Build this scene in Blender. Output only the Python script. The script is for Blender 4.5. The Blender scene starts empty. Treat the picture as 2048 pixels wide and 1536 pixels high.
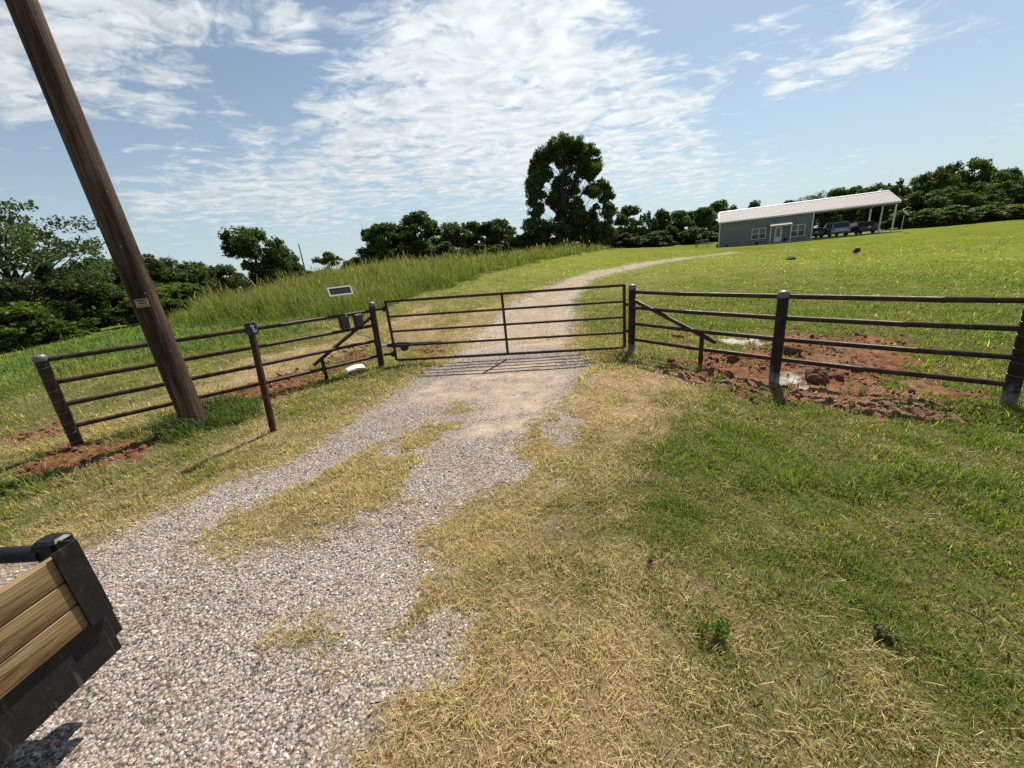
import bpy, math, random
import numpy as np
from math import radians as R, sin, cos, pi
from mathutils import Vector, Matrix

scene = bpy.context.scene
C = scene.collection
random.seed(7)
RNG = np.random.default_rng(11)

# ------------------------------------------------------------------ camera
PITCH, ROLL, HC, FPX = R(17.65), R(5.8), 1.8, 769.0
fw = Vector((0, cos(PITCH), -sin(PITCH)))
r0 = Vector((1, 0, 0)); u0 = Vector((0, sin(PITCH), cos(PITCH)))
rc = r0 * cos(ROLL) - u0 * sin(ROLL)
uc = r0 * sin(ROLL) + u0 * cos(ROLL)
cam_d = bpy.data.cameras.new("camera")
cam = bpy.data.objects.new("camera", cam_d); C.objects.link(cam)
m = Matrix((rc, uc, -fw)).transposed().to_4x4(); m.translation = Vector((0, 0, HC))
cam.matrix_world = m
cam_d.sensor_width = 36.0; cam_d.lens = 36.0 * FPX / 2048.0
cam_d.clip_start = 0.05; cam_d.clip_end = 6000
scene.camera = cam

# ------------------------------------------------------------------ exposure, world, sun
scene.view_settings.view_transform = 'Standard'; scene.view_settings.look = 'None'
scene.view_settings.exposure = 0.46; scene.view_settings.gamma = 1.0
scene.cycles.max_bounces = 6; scene.cycles.transparent_max_bounces = 8
scene.cycles.use_denoising = False
SUN_AZ, SUN_EL = R(30), R(53)
sun_dir = Vector((sin(SUN_AZ) * cos(SUN_EL), cos(SUN_AZ) * cos(SUN_EL), sin(SUN_EL)))
sd = bpy.data.lights.new("sun", 'SUN'); sd.energy = 4.7; sd.angle = R(0.53); sd.color = (1.0, 0.94, 0.84)
so = bpy.data.objects.new("sun", sd); C.objects.link(so)
so.rotation_euler = (-sun_dir).to_track_quat('-Z', 'Y').to_euler()

GRAVEL=[[(-3.97,2.46),(-3.64,2.47),(-3.36,2.54),(-3.29,2.79),(-3.13,3.0),(-2.9,3.32),(-2.52,3.68),(-2.28,4.09),(-2.13,4.63),(-1.98,5.42),(-1.76,6.07),(-1.6,7.02),(-1.19,7.9),(-0.9,8.98),(-0.68,11.01),(-0.06,14.29),(1.24,17.94),(2.89,21.51),(6.19,27.66),(10.83,30.96),(17.41,34.76),(23.87,40.89),(22.88,38.84),(13.12,29.94),(8.31,25.6),(5.14,20.71),(2.92,14.47),(1.97,10.91),(1.25,7.96),(1.33,6.81),(1.32,6.14),(0.88,5.12),(0.55,4.58),(0.24,4.06),(0.01,3.49),(-0.14,3.04),(-0.36,2.8),(-0.59,2.66),(-0.75,2.44),(-0.64,2.16),(-0.6,1.94),(-0.79,1.84),(-1.05,1.73),(-1.26,1.62),(-0.99,1.49),(-0.8,1.38),(-0.8,1.19),(-0.79,0.99),(-0.75,0.84),(-2.07,0.94),(-2.98,0.92),(-4.22,1.33),(-4.36,2.0)]]
ISLAND=[[(-2.5,2.52),(-2.43,2.89),(-2.19,3.07),(-1.96,3.37),(-1.73,3.85),(-1.37,4.18),(-1.11,4.38),(-0.78,5.02),(-0.49,4.8),(-0.74,4.12),(-0.99,3.69),(-1.07,3.21),(-0.94,2.79),(-1.16,2.69),(-1.27,2.51),(-1.67,2.4),(-2.04,2.39)]]
SAND=[[(-0.72,3.9),(0.28,3.81),(0.6,4.79),(1.2,5.97),(0.67,7.09),(-0.79,6.95),(-1.41,5.95),(-1.7,5.2),(-1.11,5.11),(-0.66,5.31),(-0.29,5.04),(-0.44,4.45)],[(-0.65,8.87),(-0.17,11.87),(1.03,15.28),(2.95,20.14),(5.76,25.77),(11.58,30.87),(23.41,39.93),(16.7,33.34),(8.5,27.24),(4.22,20.08),(2.13,13.64),(1.1,8.03)]]
RED=[[(-5.1,6.37),(-4.85,7.26),(-4.18,8.38),(-3.65,9.99),(-3.05,8.74),(-3.3,7.49),(-3.96,6.33),(-4.38,5.78)],[(-5.75,4.19),(-5.88,4.51),(-5.88,4.81),(-5.53,4.9),(-5.26,5.09),(-4.83,4.75),(-4.72,4.29),(-4.91,4.05),(-5.23,3.98)],[(-7.52,5.33),(-7.51,5.7),(-7.16,5.81),(-6.76,5.48),(-6.95,5.22),(-7.15,5.03)],[(-2.6,9.16),(-1.54,9.37),(-1.43,8.13),(-2.34,8.32)],[(2.83,5.98),(3.91,6.88),(5.49,7.54),(6.79,7.4),(7.23,6.51),(6.36,5.48),(5.27,4.62),(5.42,4.36),(5.72,3.85),(4.95,3.28),(4.98,3.76),(4.6,4.2),(4.22,3.64),(4.38,3.19),(4.04,3.07),(3.85,3.45),(3.54,3.68),(3.04,4.04),(2.9,4.59),(2.59,5.07)],[(3.11,7.68),(3.68,7.91),(3.51,7.45),(3.05,7.31)]]
BARE=[[(-3.63,4.36),(-3.47,4.92),(-2.83,4.61),(-2.85,4.28),(-3.26,4.08)],[(-6.22,7.15),(-6.38,9.46),(-5.01,10.28),(-4.12,11.27),(-3.58,9.97),(-4.24,7.58),(-4.59,6.24)],[(-1.77,12.44),(-0.14,15.7),(3.21,21.85),(2.66,14.59),(1.1,8.03),(-1.4,9.2)],[(1.29,6.0),(2.1,5.97),(2.56,5.08),(2.38,4.51),(1.86,4.12),(1.52,3.52),(1.02,3.3),(0.74,3.57),(0.31,3.43),(0.48,4.3)],[(-3.96,12.27),(-3.09,15.46),(-1.77,12.44),(-1.66,9.31),(-2.88,9.77)]]
WHITE=[[(4.01,7.3),(4.61,7.61),(5.01,7.29),(4.83,6.8),(4.34,6.69),(3.99,6.86)],[(3.39,4.99),(3.81,5.14),(3.91,4.89),(4.0,4.62),(3.78,4.47),(3.43,4.6)]]
TALL=[[(-21.07,23.64),(-12.93,16.16),(-9.89,14.65),(-7.53,14.45),(-5.28,13.34),(-4.77,14.18),(-4.44,17.03),(-3.24,19.11),(-0.71,26.45),(3.53,35.26),(10.35,45.96),(14.98,51.0),(12,54),(-5,54),(-22,52),(-20,38),(-17.5,28)]]
WEED=[[(-14.03,10.01),(-17.31,13.29),(-18.33,16.93),(-17.53,20.46),(-10.2,14.55),(-7.53,14.45),(-5.96,12.52),(-7.24,10.89),(-9.15,10.28),(-10.25,9.37),(-10.34,7.63),(-10.11,6.84)]]
CLUMP=[[(-4.78,4.77),(-5.29,5.56),(-5.04,6.16),(-4.29,6.03),(-3.7,5.37),(-3.9,5.06),(-4.17,4.76),(-4.32,4.53)]]
LUSH=[[(1.77,3.17),(2.17,3.21),(2.53,2.83),(2.99,2.77),(3.21,2.62),(3.74,2.41),(3.38,2.13),(2.66,2.27),(2.21,2.43),(1.75,2.66)],[(-5.67,3.67),(-5.36,3.85),(-4.96,3.59),(-5.14,3.41)]]
DRY=[(-9.48,7.41,0.3),(-9.17,8.52,0.35),(-16.86,14.45,0.1),(-8.9,9.98,0.15),(-4.89,3.45,0.3),(-4.28,3.81,0.4),(-3.06,3.14,0.6),(-3.64,2.69,0.65),(-3.37,2.84,0.8),(-2.89,4.36,0.65),(-2.47,4.01,0.85),(-2.84,5.35,0.45),(-2.85,6.56,0.45),(-3.81,4.71,0.4),(-5.15,8.54,0.5),(-5.65,7.02,0.55),(-3.51,7.05,0.5),(-1.96,6.57,0.7),(-1.97,4.93,0.9),(-2.33,11.94,0.65),(-3.48,14.52,0.6),(-1.47,9.79,0.7),(-2.21,16.36,0.5),(-0.1,20.72,0.45),(3.48,28.19,0.45),(6.61,35.3,0.4),(12.22,39.15,0.35),(28.31,64.79,0.3),(15.96,28.25,0.45),(6.19,19.85,0.45),(5.04,13.4,0.3),(3.54,9.38,0.2),(7.99,21.27,0.45),(10.81,21.5,0.35),(10.1,15.95,0.2),(17.48,23.09,0.25),(26.74,30.31,0.3),(8.68,11.27,0.1),(10.41,10.03,0.05),(14.71,11.35,0.1),(26.32,23.04,0.25),(34.15,26.97,0.2),(6.98,5.78,0.05),(6.28,4.85,0.1),(2.37,6.27,0.3),(1.92,6.77,0.5),(1.66,5.35,0.8),(1.71,4.51,0.85),(1.12,4.66,0.9),(1.08,3.51,0.95),(0.55,3.39,0.9),(2.21,4.23,0.3),(2.33,3.91,0.25),(2.67,3.58,0.3),(3.04,3.4,0.4),(2.94,3.0,0.75),(3.42,3.03,0.6),(3.72,2.89,0.3),(3.82,2.62,0.25),(1.96,2.87,0.1),(2.37,2.58,0.15),(1.69,3.19,0.3),(1.11,2.92,0.45),(0.45,2.86,0.75),(0.01,2.64,0.8),(0.77,2.52,0.5),(0.48,2.11,0.55),(0.96,2.05,0.45),(1.5,2.14,0.3),(2.12,2.06,0.25),(2.71,1.86,0.25),(0.13,1.97,0.7),(-0.19,1.97,0.85),(-0.54,2.25,0.9),(0.52,1.7,0.6),(1.11,1.74,0.5),(1.57,1.59,0.42),(2.12,1.47,0.42),(-0.19,1.55,0.85),(-0.71,1.51,0.8),(0.3,1.41,0.75),(0.89,1.36,0.6),(1.27,1.23,0.5),(1.79,1.19,0.55),(-0.41,1.2,0.85),(0.02,1.12,0.88),(0.53,1.08,0.82),(0.98,0.99,0.78),(1.39,0.92,0.78),(1.77,0.99,0.65),(-0.19,0.97,0.92),(0.73,0.9,0.92),(-1.87,2.8,0.75),(-1.54,3.04,0.75),(-1.26,3.33,0.8),(-2.25,2.6,0.85),(-0.96,4.2,0.9),(27.87,55.77,0.25),(55.08,48.81,0.3)]
BLOBS=[(0.0456,0.9058,0.4212,1.0,7.54),(-0.0585,0.9227,0.381,1.0,6.55),(0.14,0.9153,0.3777,1.0,6.47),(0.0351,0.9462,0.3217,1.0,6.32),(-0.1451,0.9263,0.3477,1.0,5.24),(-0.2724,0.9134,0.3024,0.9,3.75),(-0.3443,0.8905,0.2974,0.7,2.16),(0.2839,0.9014,0.327,0.9,3.61),(0.3825,0.8752,0.2963,0.75,2.79),(0.451,0.8415,0.2973,0.55,1.95),(0.186,0.8837,0.4294,0.9,3.9),(-0.6108,0.7743,0.1658,1.0,2.46),(-0.5152,0.8381,0.1793,1.1,3.49),(-0.3958,0.8981,0.1919,1.1,3.9),(-0.2488,0.9442,0.2159,0.9,4.19),(-0.0853,0.9681,0.2357,1.0,5.19),(0.0812,0.9696,0.231,0.9,4.35),(0.1899,0.9484,0.254,0.9,4.13),(0.3371,0.9083,0.2476,0.85,3.08),(0.3979,0.8834,0.2476,0.6,1.46),(0.2946,0.9394,0.1755,1.1,4.25),(0.4346,0.887,0.1563,1.1,3.12),(0.5507,0.8242,0.132,0.6,2.8),(0.6423,0.7581,0.1132,0.4,2.46),(-0.6328,0.6871,0.357,1.3,2.98),(-0.5738,0.712,0.4048,1.3,3.5),(-0.6808,0.6682,0.3001,1.0,2.55),(-0.4981,0.7577,0.4216,1.3,2.92),(-0.4101,0.8038,0.431,1.3,2.71),(-0.3336,0.8426,0.4228,1.2,2.39),(-0.5775,0.7455,0.3327,0.5,2.03),(-0.5328,0.7827,0.3217,0.75,1.68),(-0.4837,0.8168,0.3144,0.4,1.83),(-0.5779,0.7627,0.2903,0.45,1.4),(-0.4463,0.8519,0.2742,0.45,2.7),(0.5323,0.8053,0.261,1.2,1.4),(0.5686,0.7817,0.2562,1.3,1.76),(0.6091,0.749,0.2609,1.3,1.62),(0.649,0.7141,0.2624,1.2,1.49),(0.6791,0.6845,0.2652,0.6,1.4),(0.614,0.7218,0.3194,0.7,1.45),(0.6598,0.6883,0.3014,0.7,1.4),(0.4883,0.8048,0.3373,0.5,1.75),(0.5294,0.7863,0.3184,0.4,1.7),(0.7146,0.6578,0.238,0.4,1.4),(0.7754,0.6209,0.1153,0.35,1.75),(0.0122,0.9942,0.1066,0.3,5.83),(-0.3675,0.9203,0.1341,0.3,5.05),(-0.7325,0.6783,0.0588,0.2,4.26),(0.4414,0.8932,0.0853,0.25,4.94),(-0.3795,0.8563,0.3502,-0.7,3.24),(-0.419,0.8279,0.3728,-0.4,2.39),(-0.4091,0.877,0.252,-0.4,2.16),(-0.1307,0.9515,0.2785,-0.5,1.8),(0.0506,0.9639,0.2612,-0.3,1.69),(0.3998,0.8394,0.3682,-0.7,3.7),(0.6003,0.7764,0.192,-0.6,3.64),(0.7131,0.6766,0.1838,-0.5,3.36),(0.4706,0.8622,0.1874,-0.4,2.92),(-0.6608,0.7173,0.221,-0.3,3.1),(-0.5461,0.7481,0.3769,-0.1,1.97)]
TERR_A=[(-8.0,-5.0),(8.0,-5.0),(0.0,0.0),(-6.0,5.0),(0.0,6.0),(2.3,7.0),(3.5,4.8),(5.3,3.8),(10.0,2.0),(-2.65,7.8),(-12.0,5.0),(0.0,-20.0),(20.0,-10.0),(-20.0,-10.0),(1.0,10.0),(-3.0,11.0),(2.42,20.0),(6.968,28.0),(22.975,39.0),(-4.493,13.0),(-3.466,19.0),(-0.716,27.0),(3.605,36.0),(10.59,47.0),(14.22,19.0),(55.254,42.0),(49.042,46.0),(-23.691,19.0),(-11.439,12.5),(23.421,26.0),(11.156,9.5),(7.656,12.0),(-13.6,32.0),(-6.0,40.0),(0.0,45.0),(10.5,58.0),(-18.0,54.0),(-9.0,24.0),(-17.0,25.0),(29.8,54.5),(45.0,45.0),(36.0,55.0),(45.0,60.0),(70.0,45.0),(70.0,60.0),(30.0,70.0),(-40.0,30.0),(-50.0,50.0),(-30.0,70.0),(0.0,75.0),(40.0,20.0),(60.0,20.0)]
TERR_S=[0.005485,-0.026421,-0.011509,0.003348,-0.004187,-0.024843,-0.0125,0.025346,0.022107,0.012317,0.010929,-0.014407,0.010788,-0.019744,0.009806,0.051993,0.021548,0.054158,0.035916,-0.047898,-0.025825,-0.035586,-0.039197,-0.049408,-0.035946,-0.007509,0.045107,0.001214,-0.006729,0.011118,0.002859,0.015552,-0.070292,0.007288,0.047544,-0.033158,-0.032815,0.022888,0.033161,0.04274,-0.065738,0.005514,0.00883,0.017344,-0.011752,-0.017886,0.040302,0.006442,0.010585,0.006414,0.006383,-0.001676,-0.502692,0.026109,1.243806]
TREES=[('airy',-22.74,19.24,6.95,7.3,'tall airy tree with open branches and sky showing through at far left'),('bushy',-20.29,16.43,2.01,3.43,'bright yellow-green low bush beneath the airy tree at the left edge'),('bushy',-21.52,18.55,2.09,3.87,'low bush with lime green tips in front of the dark thicket,left'),('bush',-24.79,22.78,4.47,5.19,'dark bush filling the gap under the airy tree'),('bush',-24.34,23.7,3.99,5.29,"dark rounded bush left of the utility pole,second from the photo's left edge"),('bush',-25.96,26.92,4.41,5.36,'dark bush just left of the utility pole at tag height'),('bush',-26.25,29.02,4.56,5.27,"dark bush directly behind the utility pole's shaft"),('bushy',-19.09,22.1,1.67,3.55,'mid green low bush right of the utility pole at its tag'),('bush',-25.96,32.06,4.32,5.07,'small round-topped tree just right of the utility pole'),('bush',-26.65,35.08,3.86,5.15,'dark green bush second right of the utility pole'),('bush',-26.48,37.09,3.62,5.46,'dark green bush third right of the utility pole,beside the oak-like tree'),('bushy',-20.98,26.36,2.01,4.55,'sunlit low bush at the tall grass edge behind the left pipe fence'),('bushy',-20.56,28.33,1.37,4.56,'low green bush at the foot of the lone dark broad tree'),('oak',-18.79,31.94,5.0,5.07,'dark broad tree with a pointed top standing alone left of the solar panel'),('bush',-17.89,34.67,2.9,4.08,'green bush touching the right side of the lone dark broad tree'),('bushy',-19.34,28.84,1.45,2.15,'small leafy bush before the lone dark broad tree,facing the tall grass'),('pale',-42.66,102.23,7.04,9.27,'pale green distant tree right of the thin far utility pole'),('bush',-38.1,107.3,5.07,7.15,'small dark distant tree at the left end of the dense tree row'),('bush',-16.84,53.68,3.4,4.55,'low dark shrub at the left foot of the dense tree row'),('sumac',-14.95,53.77,5.77,7.09,'leftmost tall tree of the dark row behind the tall grass'),('sumac',-10.4,56.82,6.95,8.41,'highest clumpy tree of the dark row left of the tall cottonwood'),('sumac',-12.51,54.71,5.24,5.97,'dark tree tucked between the two leftmost tall trees of the row'),('oak',-6.65,58.74,5.55,6.87,'yellower green tree in the dark row between two clumpy dark trees'),('sumac',-3.37,60.74,5.65,4.97,'slender clumpy dark tree with a gap of sky on its right'),('sumac',0.12,61.67,5.51,6.94,"clumpy dark tree just left of the tall cottonwood's skirt"),('bush',2.75,61.57,3.5,5.28,'dark shrub in the low gap left of the tall cottonwood'),('bush',-8.19,53.42,2.97,6.24,'dark undergrowth shrub at the foot of the yellower green row tree'),('bush',-1.91,58.53,2.48,6.44,'dark undergrowth shrub between the two clumpy trees left of the cottonwood'),('bush',5.39,61.48,3.71,6.79,"dark shrub under the cottonwood's left limbs"),('bush',8.15,60.34,2.47,5.71,"dark shrub left of the cottonwood's trunk base"),('bush',12.77,62.32,2.71,6.37,"dark shrub right of the cottonwood's trunk base"),('bush',16.39,63.26,3.82,7.02,"dark shrub under the cottonwood's right limbs"),('sumac',20.9,65.26,6.22,6.37,'dark clumpy tree right of the cottonwood'),('spiky',24.1,66.25,5.86,4.83,'spiky upright tree in the row right of the cottonwood'),('sumac',27.24,67.24,5.3,5.99,'dark clumpy tree just right of the spiky upright tree'),('sumac',31.43,69.28,5.48,6.61,'dark clumpy tree midway between the spiky tree and the metal building'),('sumac',36.0,72.37,5.71,6.01,"dark tree two places left of the metal building's roof"),('sumac',41.07,75.49,6.73,7.86,"dark tree with a rounded tuft rising at the metal building's left eave"),('bush',24.51,63.04,2.71,5.62,'mid green shrub in front of the row right of the cottonwood'),('bush',31.37,66.06,2.69,6.31,'mid green shrub in front of the row left of the metal building'),('bush',18.66,62.14,2.25,5.91,"dark shrub filling the row's foot right of the cottonwood"),('bush',36.54,69.09,1.67,6.61,"dark shrub beside the wire pen and the building's left wall"),('sumac',51.54,81.67,6.23,6.19,'dark tuft of a tree showing just above the roof over the left window'),('sumac',57.76,81.61,6.3,5.68,'dark tuft of a tree showing just above the roof over the right window'),('airy',65.29,83.78,8.01,8.01,"thin sparse tree rising above the middle of the building's roof"),('sumac',64.35,77.47,7.26,6.93,'dark tree with flat tufts above the carport roof'),('sumac',65.71,75.37,7.11,6.27,'dark tree touching the roof ridge near its right end'),('bush',56.95,71.15,6.24,9.02,'shaded tree seen through the carport behind the silver vehicle'),('bush',60.33,70.11,6.45,8.89,'shaded tree seen through the carport behind the dark car'),('bush',63.59,69.09,6.64,8.24,"shaded tree seen through the carport's right bay"),('oak',61.31,67.03,6.85,8.07,'dark tree behind the right end of the roof ridge'),('spiky',66.82,69.22,7.88,6.61,'pointed dark tree left of the highest trees at right'),('oak',74.01,71.36,8.19,8.4,'broad dark tree below and left of the highest tree at right'),('oak',85.4,77.83,10.09,9.14,'dark tree joined to the left flank of the highest tree at right'),('oak',92.77,80.07,11.03,10.38,'highest broad dark tree of the wood at right'),('oak',91.07,73.48,7.98,8.65,'broad dark tree right of the highest tree'),('oak',96.16,73.51,8.07,9.1,"broad dark tree cut by the photo's right edge"),('bush',64.25,62.71,5.3,7.41,"mid-height dark tree right of the carport's corner post"),('oak',68.62,62.7,5.17,7.41,"mid-height tree below the highest tree's left flank"),('bush',71.93,61.55,4.32,7.29,'mid-height tree below the highest tree'),('oak',76.36,61.68,5.2,7.29,'mid-height green tree near the right edge under the taller trees'),('bush',77.64,59.48,4.39,7.04,'mid-height green tree on the right edge under the taller trees'),('bushy',57.07,57.21,2.6,4.29,'low dark shrub just right of the satellite dish pole'),('bushy',58.86,55.1,2.52,4.96,"low sunlit shrub along the lawn's far edge,first of four at right"),('bushy',62.23,55.09,2.65,4.96,"low sunlit shrub along the lawn's far edge,second of four at right"),('bushy',65.66,55.02,2.2,4.96,"low sunlit shrub along the lawn's far edge,third of four at right"),('bushy',68.3,53.93,2.0,5.68,"low sunlit shrub along the lawn's far edge,nearest the photo's right edge")]
COTTON=[(1.47,3.84,15.02,1.11),(-0.26,3.23,14.51,1.04),(3.35,4.18,14.43,1.11),(-2.01,3.11,13.61,1.04),(4.81,2.65,13.08,1.04),(-2.8,3.54,12.35,0.96),(6.24,5.12,11.87,0.96),(-3.38,4.35,10.69,0.96),(-3.52,3.38,8.02,1.04),(6.26,1.68,8.4,0.89),(7.14,2.32,7.08,0.89),(-3.77,1.0,5.68,1.11),(6.55,0.32,4.64,1.04),(-4.77,-0.22,3.63,1.19),(6.11,-0.3,2.26,1.19),(1.6,5.42,12.69,1.63),(0.82,3.36,7.27,1.78),(1.31,2.07,3.45,2.08),(-2.13,1.97,3.21,1.48),(0.87,2.28,10.59,0.61),(0.65,-0.09,1.92,0.91),(4.96,3.46,9.72,0.58),(-0.22,2.87,6.75,0.58),(3.38,5.62,14.12,0.93),(3.94,1.62,1.27,0.68),(-2.9,1.66,9.77,0.74),(6.03,2.96,8.37,0.99),(-1.01,1.54,3.19,0.77),(4.43,4.33,13.73,1.08),(-2.85,2.26,10.69,0.93),(1.87,1.6,5.5,0.56),(0.09,0.28,5.39,1.03),(4.45,2.74,4.19,1.11),(2.62,5.68,14.19,0.94),(4.37,1.66,4.89,0.59),(2.62,1.07,5.64,0.79),(1.14,3.99,8.4,0.54),(5.8,3.69,11.02,1.04),(6.38,5.53,13.53,0.67),(4.09,5.25,13.0,0.69),(6.41,2.05,6.54,0.67),(6.51,0.06,1.26,1.1),(6.88,0.49,0.67,0.58),(-0.9,3.83,12.96,0.92),(0.2,3.02,13.23,0.7),(0.92,3.63,13.65,0.79),(-0.47,5.6,14.48,0.88),(-4.31,0.65,7.03,0.74),(1.98,1.91,10.98,0.53),(2.7,5.34,15.62,0.53),(6.9,1.74,7.95,0.61),(4.46,3.47,10.72,0.7),(-1.08,3.28,10.79,0.64),(2.32,0.26,2.65,0.9),(7.45,2.95,4.21,0.7),(-3.88,2.04,9.82,0.97),(-2.31,3.38,11.73,1.02),(-1.17,1.23,7.19,0.88),(5.32,2.19,5.67,0.58),(-0.17,2.16,9.31,0.94),(-3.34,2.19,8.59,1.14),(0.06,1.22,1.4,0.55),(-3.39,1.38,6.41,0.87),(2.7,0.64,1.57,0.77),(4.04,5.0,11.61,1.13),(4.2,2.6,12.58,0.69),(-0.96,-1.03,1.56,0.64),(2.87,0.2,3.67,0.95),(3.42,4.21,10.63,0.7),(1.58,2.28,6.12,0.61),(4.13,-0.27,2.11,0.65),(2.38,1.4,6.37,0.84),(2.4,1.38,7.91,0.62),(7.7,1.98,6.83,0.53),(2.15,-0.47,3.53,0.57),(5.8,1.29,2.17,0.9),(-5.3,2.18,2.85,0.58),(5.06,2.56,3.42,0.69),(-1.47,4.96,13.29,0.98),(-3.86,4.51,9.5,0.92),(-0.31,-0.91,2.42,1.14),(-2.01,2.74,11.03,1.11),(5.37,4.13,8.24,1.08),(-3.6,2.25,4.36,0.95),(-3.59,0.52,2.76,0.66),(2.82,5.47,12.69,1.02),(4.21,2.89,7.98,0.73),(1.66,5.36,13.67,0.82),(-1.86,2.53,10.3,1.15),(3.18,0.33,4.48,0.64),(0.11,2.96,10.09,0.57),(1.66,2.2,10.93,0.53),(1.51,4.04,14.12,0.64),(2.1,3.1,5.05,0.94),(-0.36,2.14,8.69,0.73),(5.36,-1.46,0.78,0.85),(4.55,-0.76,2.6,1.05),(2.22,0.32,4.67,0.97),(5.27,4.84,12.4,0.53),(-1.57,1.68,6.92,0.62),(1.77,-0.23,1.68,0.97),(5.03,0.9,7.25,1.02),(-4.1,3.04,4.65,0.68),(6.71,1.53,5.79,0.6),(1.85,1.55,8.14,0.92),(-0.36,-0.52,3.2,0.81),(2.88,-1.11,1.4,0.58),(-3.49,-0.49,2.15,0.82),(3.53,1.18,2.01,0.94),(-2.7,1.26,7.85,0.61),(6.37,-0.56,3.27,0.64),(-0.63,1.34,4.48,0.56),(-1.08,1.07,6.19,0.59),(5.78,4.94,10.47,0.69),(2.34,1.63,9.28,0.68),(1.06,3.11,9.65,0.77),(3.67,4.82,12.43,0.53),(3.86,0.18,1.69,0.63),(-4.32,2.3,2.25,0.67),(-0.04,4.06,13.18,0.58),(-0.19,3.48,13.85,0.89),(4.14,3.41,11.85,1.04),(1.38,1.3,9.17,0.64),(-3.35,3.32,11.45,0.84),(7.21,0.68,4.98,0.63),(-3.67,2.44,3.74,0.84),(4.31,4.33,10.3,0.78),(-2.83,2.89,9.29,0.71)]


world = bpy.data.worlds.new("World"); scene.world = world; world.use_nodes = True
def build_world():
    nt = world.node_tree; N = nt.nodes; L = nt.links; N.clear()
    def nd(t, **k):
        n = N.new(t)
        for a, b in k.items(): setattr(n, a, b)
        return n
    def mth(op, a, b=None, c=None, clamp=False):
        n = nd('ShaderNodeMath', operation=op, use_clamp=clamp)
        for i, v in enumerate((a, b, c)):
            if v is None: continue
            if isinstance(v, (int, float)): n.inputs[i].default_value = v
            else: L.new(v, n.inputs[i])
        return n.outputs[0]
    tc = nd('ShaderNodeTexCoord')
    D = tc.outputs['Generated']
    nrm = nd('ShaderNodeVectorMath', operation='NORMALIZE'); L.new(D, nrm.inputs[0]); D = nrm.outputs[0]
    sky = nd('ShaderNodeTexSky', sky_type='NISHITA')
    sky.sun_disc = False; sky.sun_elevation = SUN_EL; sky.sun_rotation = SUN_AZ
    sky.air_density = 1.0; sky.dust_density = 0.9; sky.ozone_density = 1.5; sky.altitude = 300
    sep = nd('ShaderNodeSeparateXYZ'); L.new(D, sep.inputs[0])
    zz = mth('ADD', mth('MAXIMUM', sep.outputs[2], 0.0), 0.06)
    px = mth('DIVIDE', sep.outputs[0], zz); py = mth('DIVIDE', sep.outputs[1], zz)
    cmb = nd('ShaderNodeCombineXYZ'); L.new(px, cmb.inputs[0]); L.new(py, cmb.inputs[1])
    # cloud banks: soft bumps over directions of the sky
    acc = None
    for (x, y, z, w, s) in BLOBS:
        d = nd('ShaderNodeVectorMath', operation='DOT_PRODUCT'); L.new(D, d.inputs[0]); d.inputs[1].default_value = (x, y, z)
        k = 1.0 / R(s * 0.80) ** 2
        e = mth('EXPONENT', mth('MULTIPLY_ADD', d.outputs['Value'], k, -k))
        acc = mth('MULTIPLY', e, w) if acc is None else mth('MULTIPLY_ADD', e, w, acc)
    acc = mth('SUBTRACT', 1.0, mth('EXPONENT', mth('MULTIPLY', mth('MAXIMUM', acc, -0.8), -0.85)))
    # wind-stretched coordinates
    mp = nd('ShaderNodeMapping'); mp.inputs['Rotation'].default_value = (0, 0, R(-28)); mp.inputs['Scale'].default_value = (0.95, 1.2, 1)
    L.new(cmb.outputs[0], mp.inputs[0])
    wrp = nd('ShaderNodeTexNoise'); wrp.inputs['Scale'].default_value = 2.5; wrp.inputs['Detail'].default_value = 3
    L.new(mp.outputs[0], wrp.inputs['Vector'])
    wv = nd('ShaderNodeVectorMath', operation='MULTIPLY_ADD'); L.new(wrp.outputs['Color'], wv.inputs[0])
    wv.inputs[1].default_value = (0.35, 0.35, 0); L.new(mp.outputs[0], wv.inputs[2])
    n1 = nd('ShaderNodeTexNoise'); n1.inputs['Scale'].default_value = 4.2; n1.inputs['Detail'].default_value = 9; n1.inputs['Roughness'].default_value = 0.62
    L.new(wv.outputs[0], n1.inputs['Vector'])
    n2 = nd('ShaderNodeTexNoise'); n2.inputs['Scale'].default_value = 15; n2.inputs['Detail'].default_value = 5; n2.inputs['Roughness'].default_value = 0.6
    L.new(wv.outputs[0], n2.inputs['Vector'])
    fine = mth('MULTIPLY_ADD', n2.outputs['Fac'], 0.30, mth('MULTIPLY', n1.outputs['Fac'], 0.90))
    # coverage = bank + noise
    cov = mth('ADD', mth('MULTIPLY_ADD', acc, 1.02, -0.07), mth('MULTIPLY', mth('SUBTRACT', fine, 0.60), 3.0))
    mr = nd('ShaderNodeMapRange', interpolation_type='SMOOTHSTEP'); L.new(cov, mr.inputs[0])
    mr.inputs[1].default_value = 0.10; mr.inputs[2].default_value = 0.84
    dens = mth('MULTIPLY', mr.outputs[0], 0.93)
    # low veil of haze near the horizon
    hz = mth('MULTIPLY', mth('POWER', mth('SUBTRACT', 1.0, mth('MAXIMUM', sep.outputs[2], 0.0)), 4.8), 0.86)
    tot = mth('MAXIMUM', dens, 0.0)
    # cloud brightness: thick parts slightly grey, brighter towards the sun
    sdn = nd('ShaderNodeVectorMath', operation='DOT_PRODUCT'); L.new(D, sdn.inputs[0]); sdn.inputs[1].default_value = sun_dir
    glow = mth('POWER', mth('MAXIMUM', sdn.outputs['Value'], 0.0), 3.0)
    br = mth('MULTIPLY_ADD', glow, 0.26, 0.56)
    n3 = nd('ShaderNodeTexNoise'); n3.inputs['Scale'].default_value = 9; n3.inputs['Detail'].default_value = 6
    L.new(wv.outputs[0], n3.inputs['Vector'])
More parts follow.
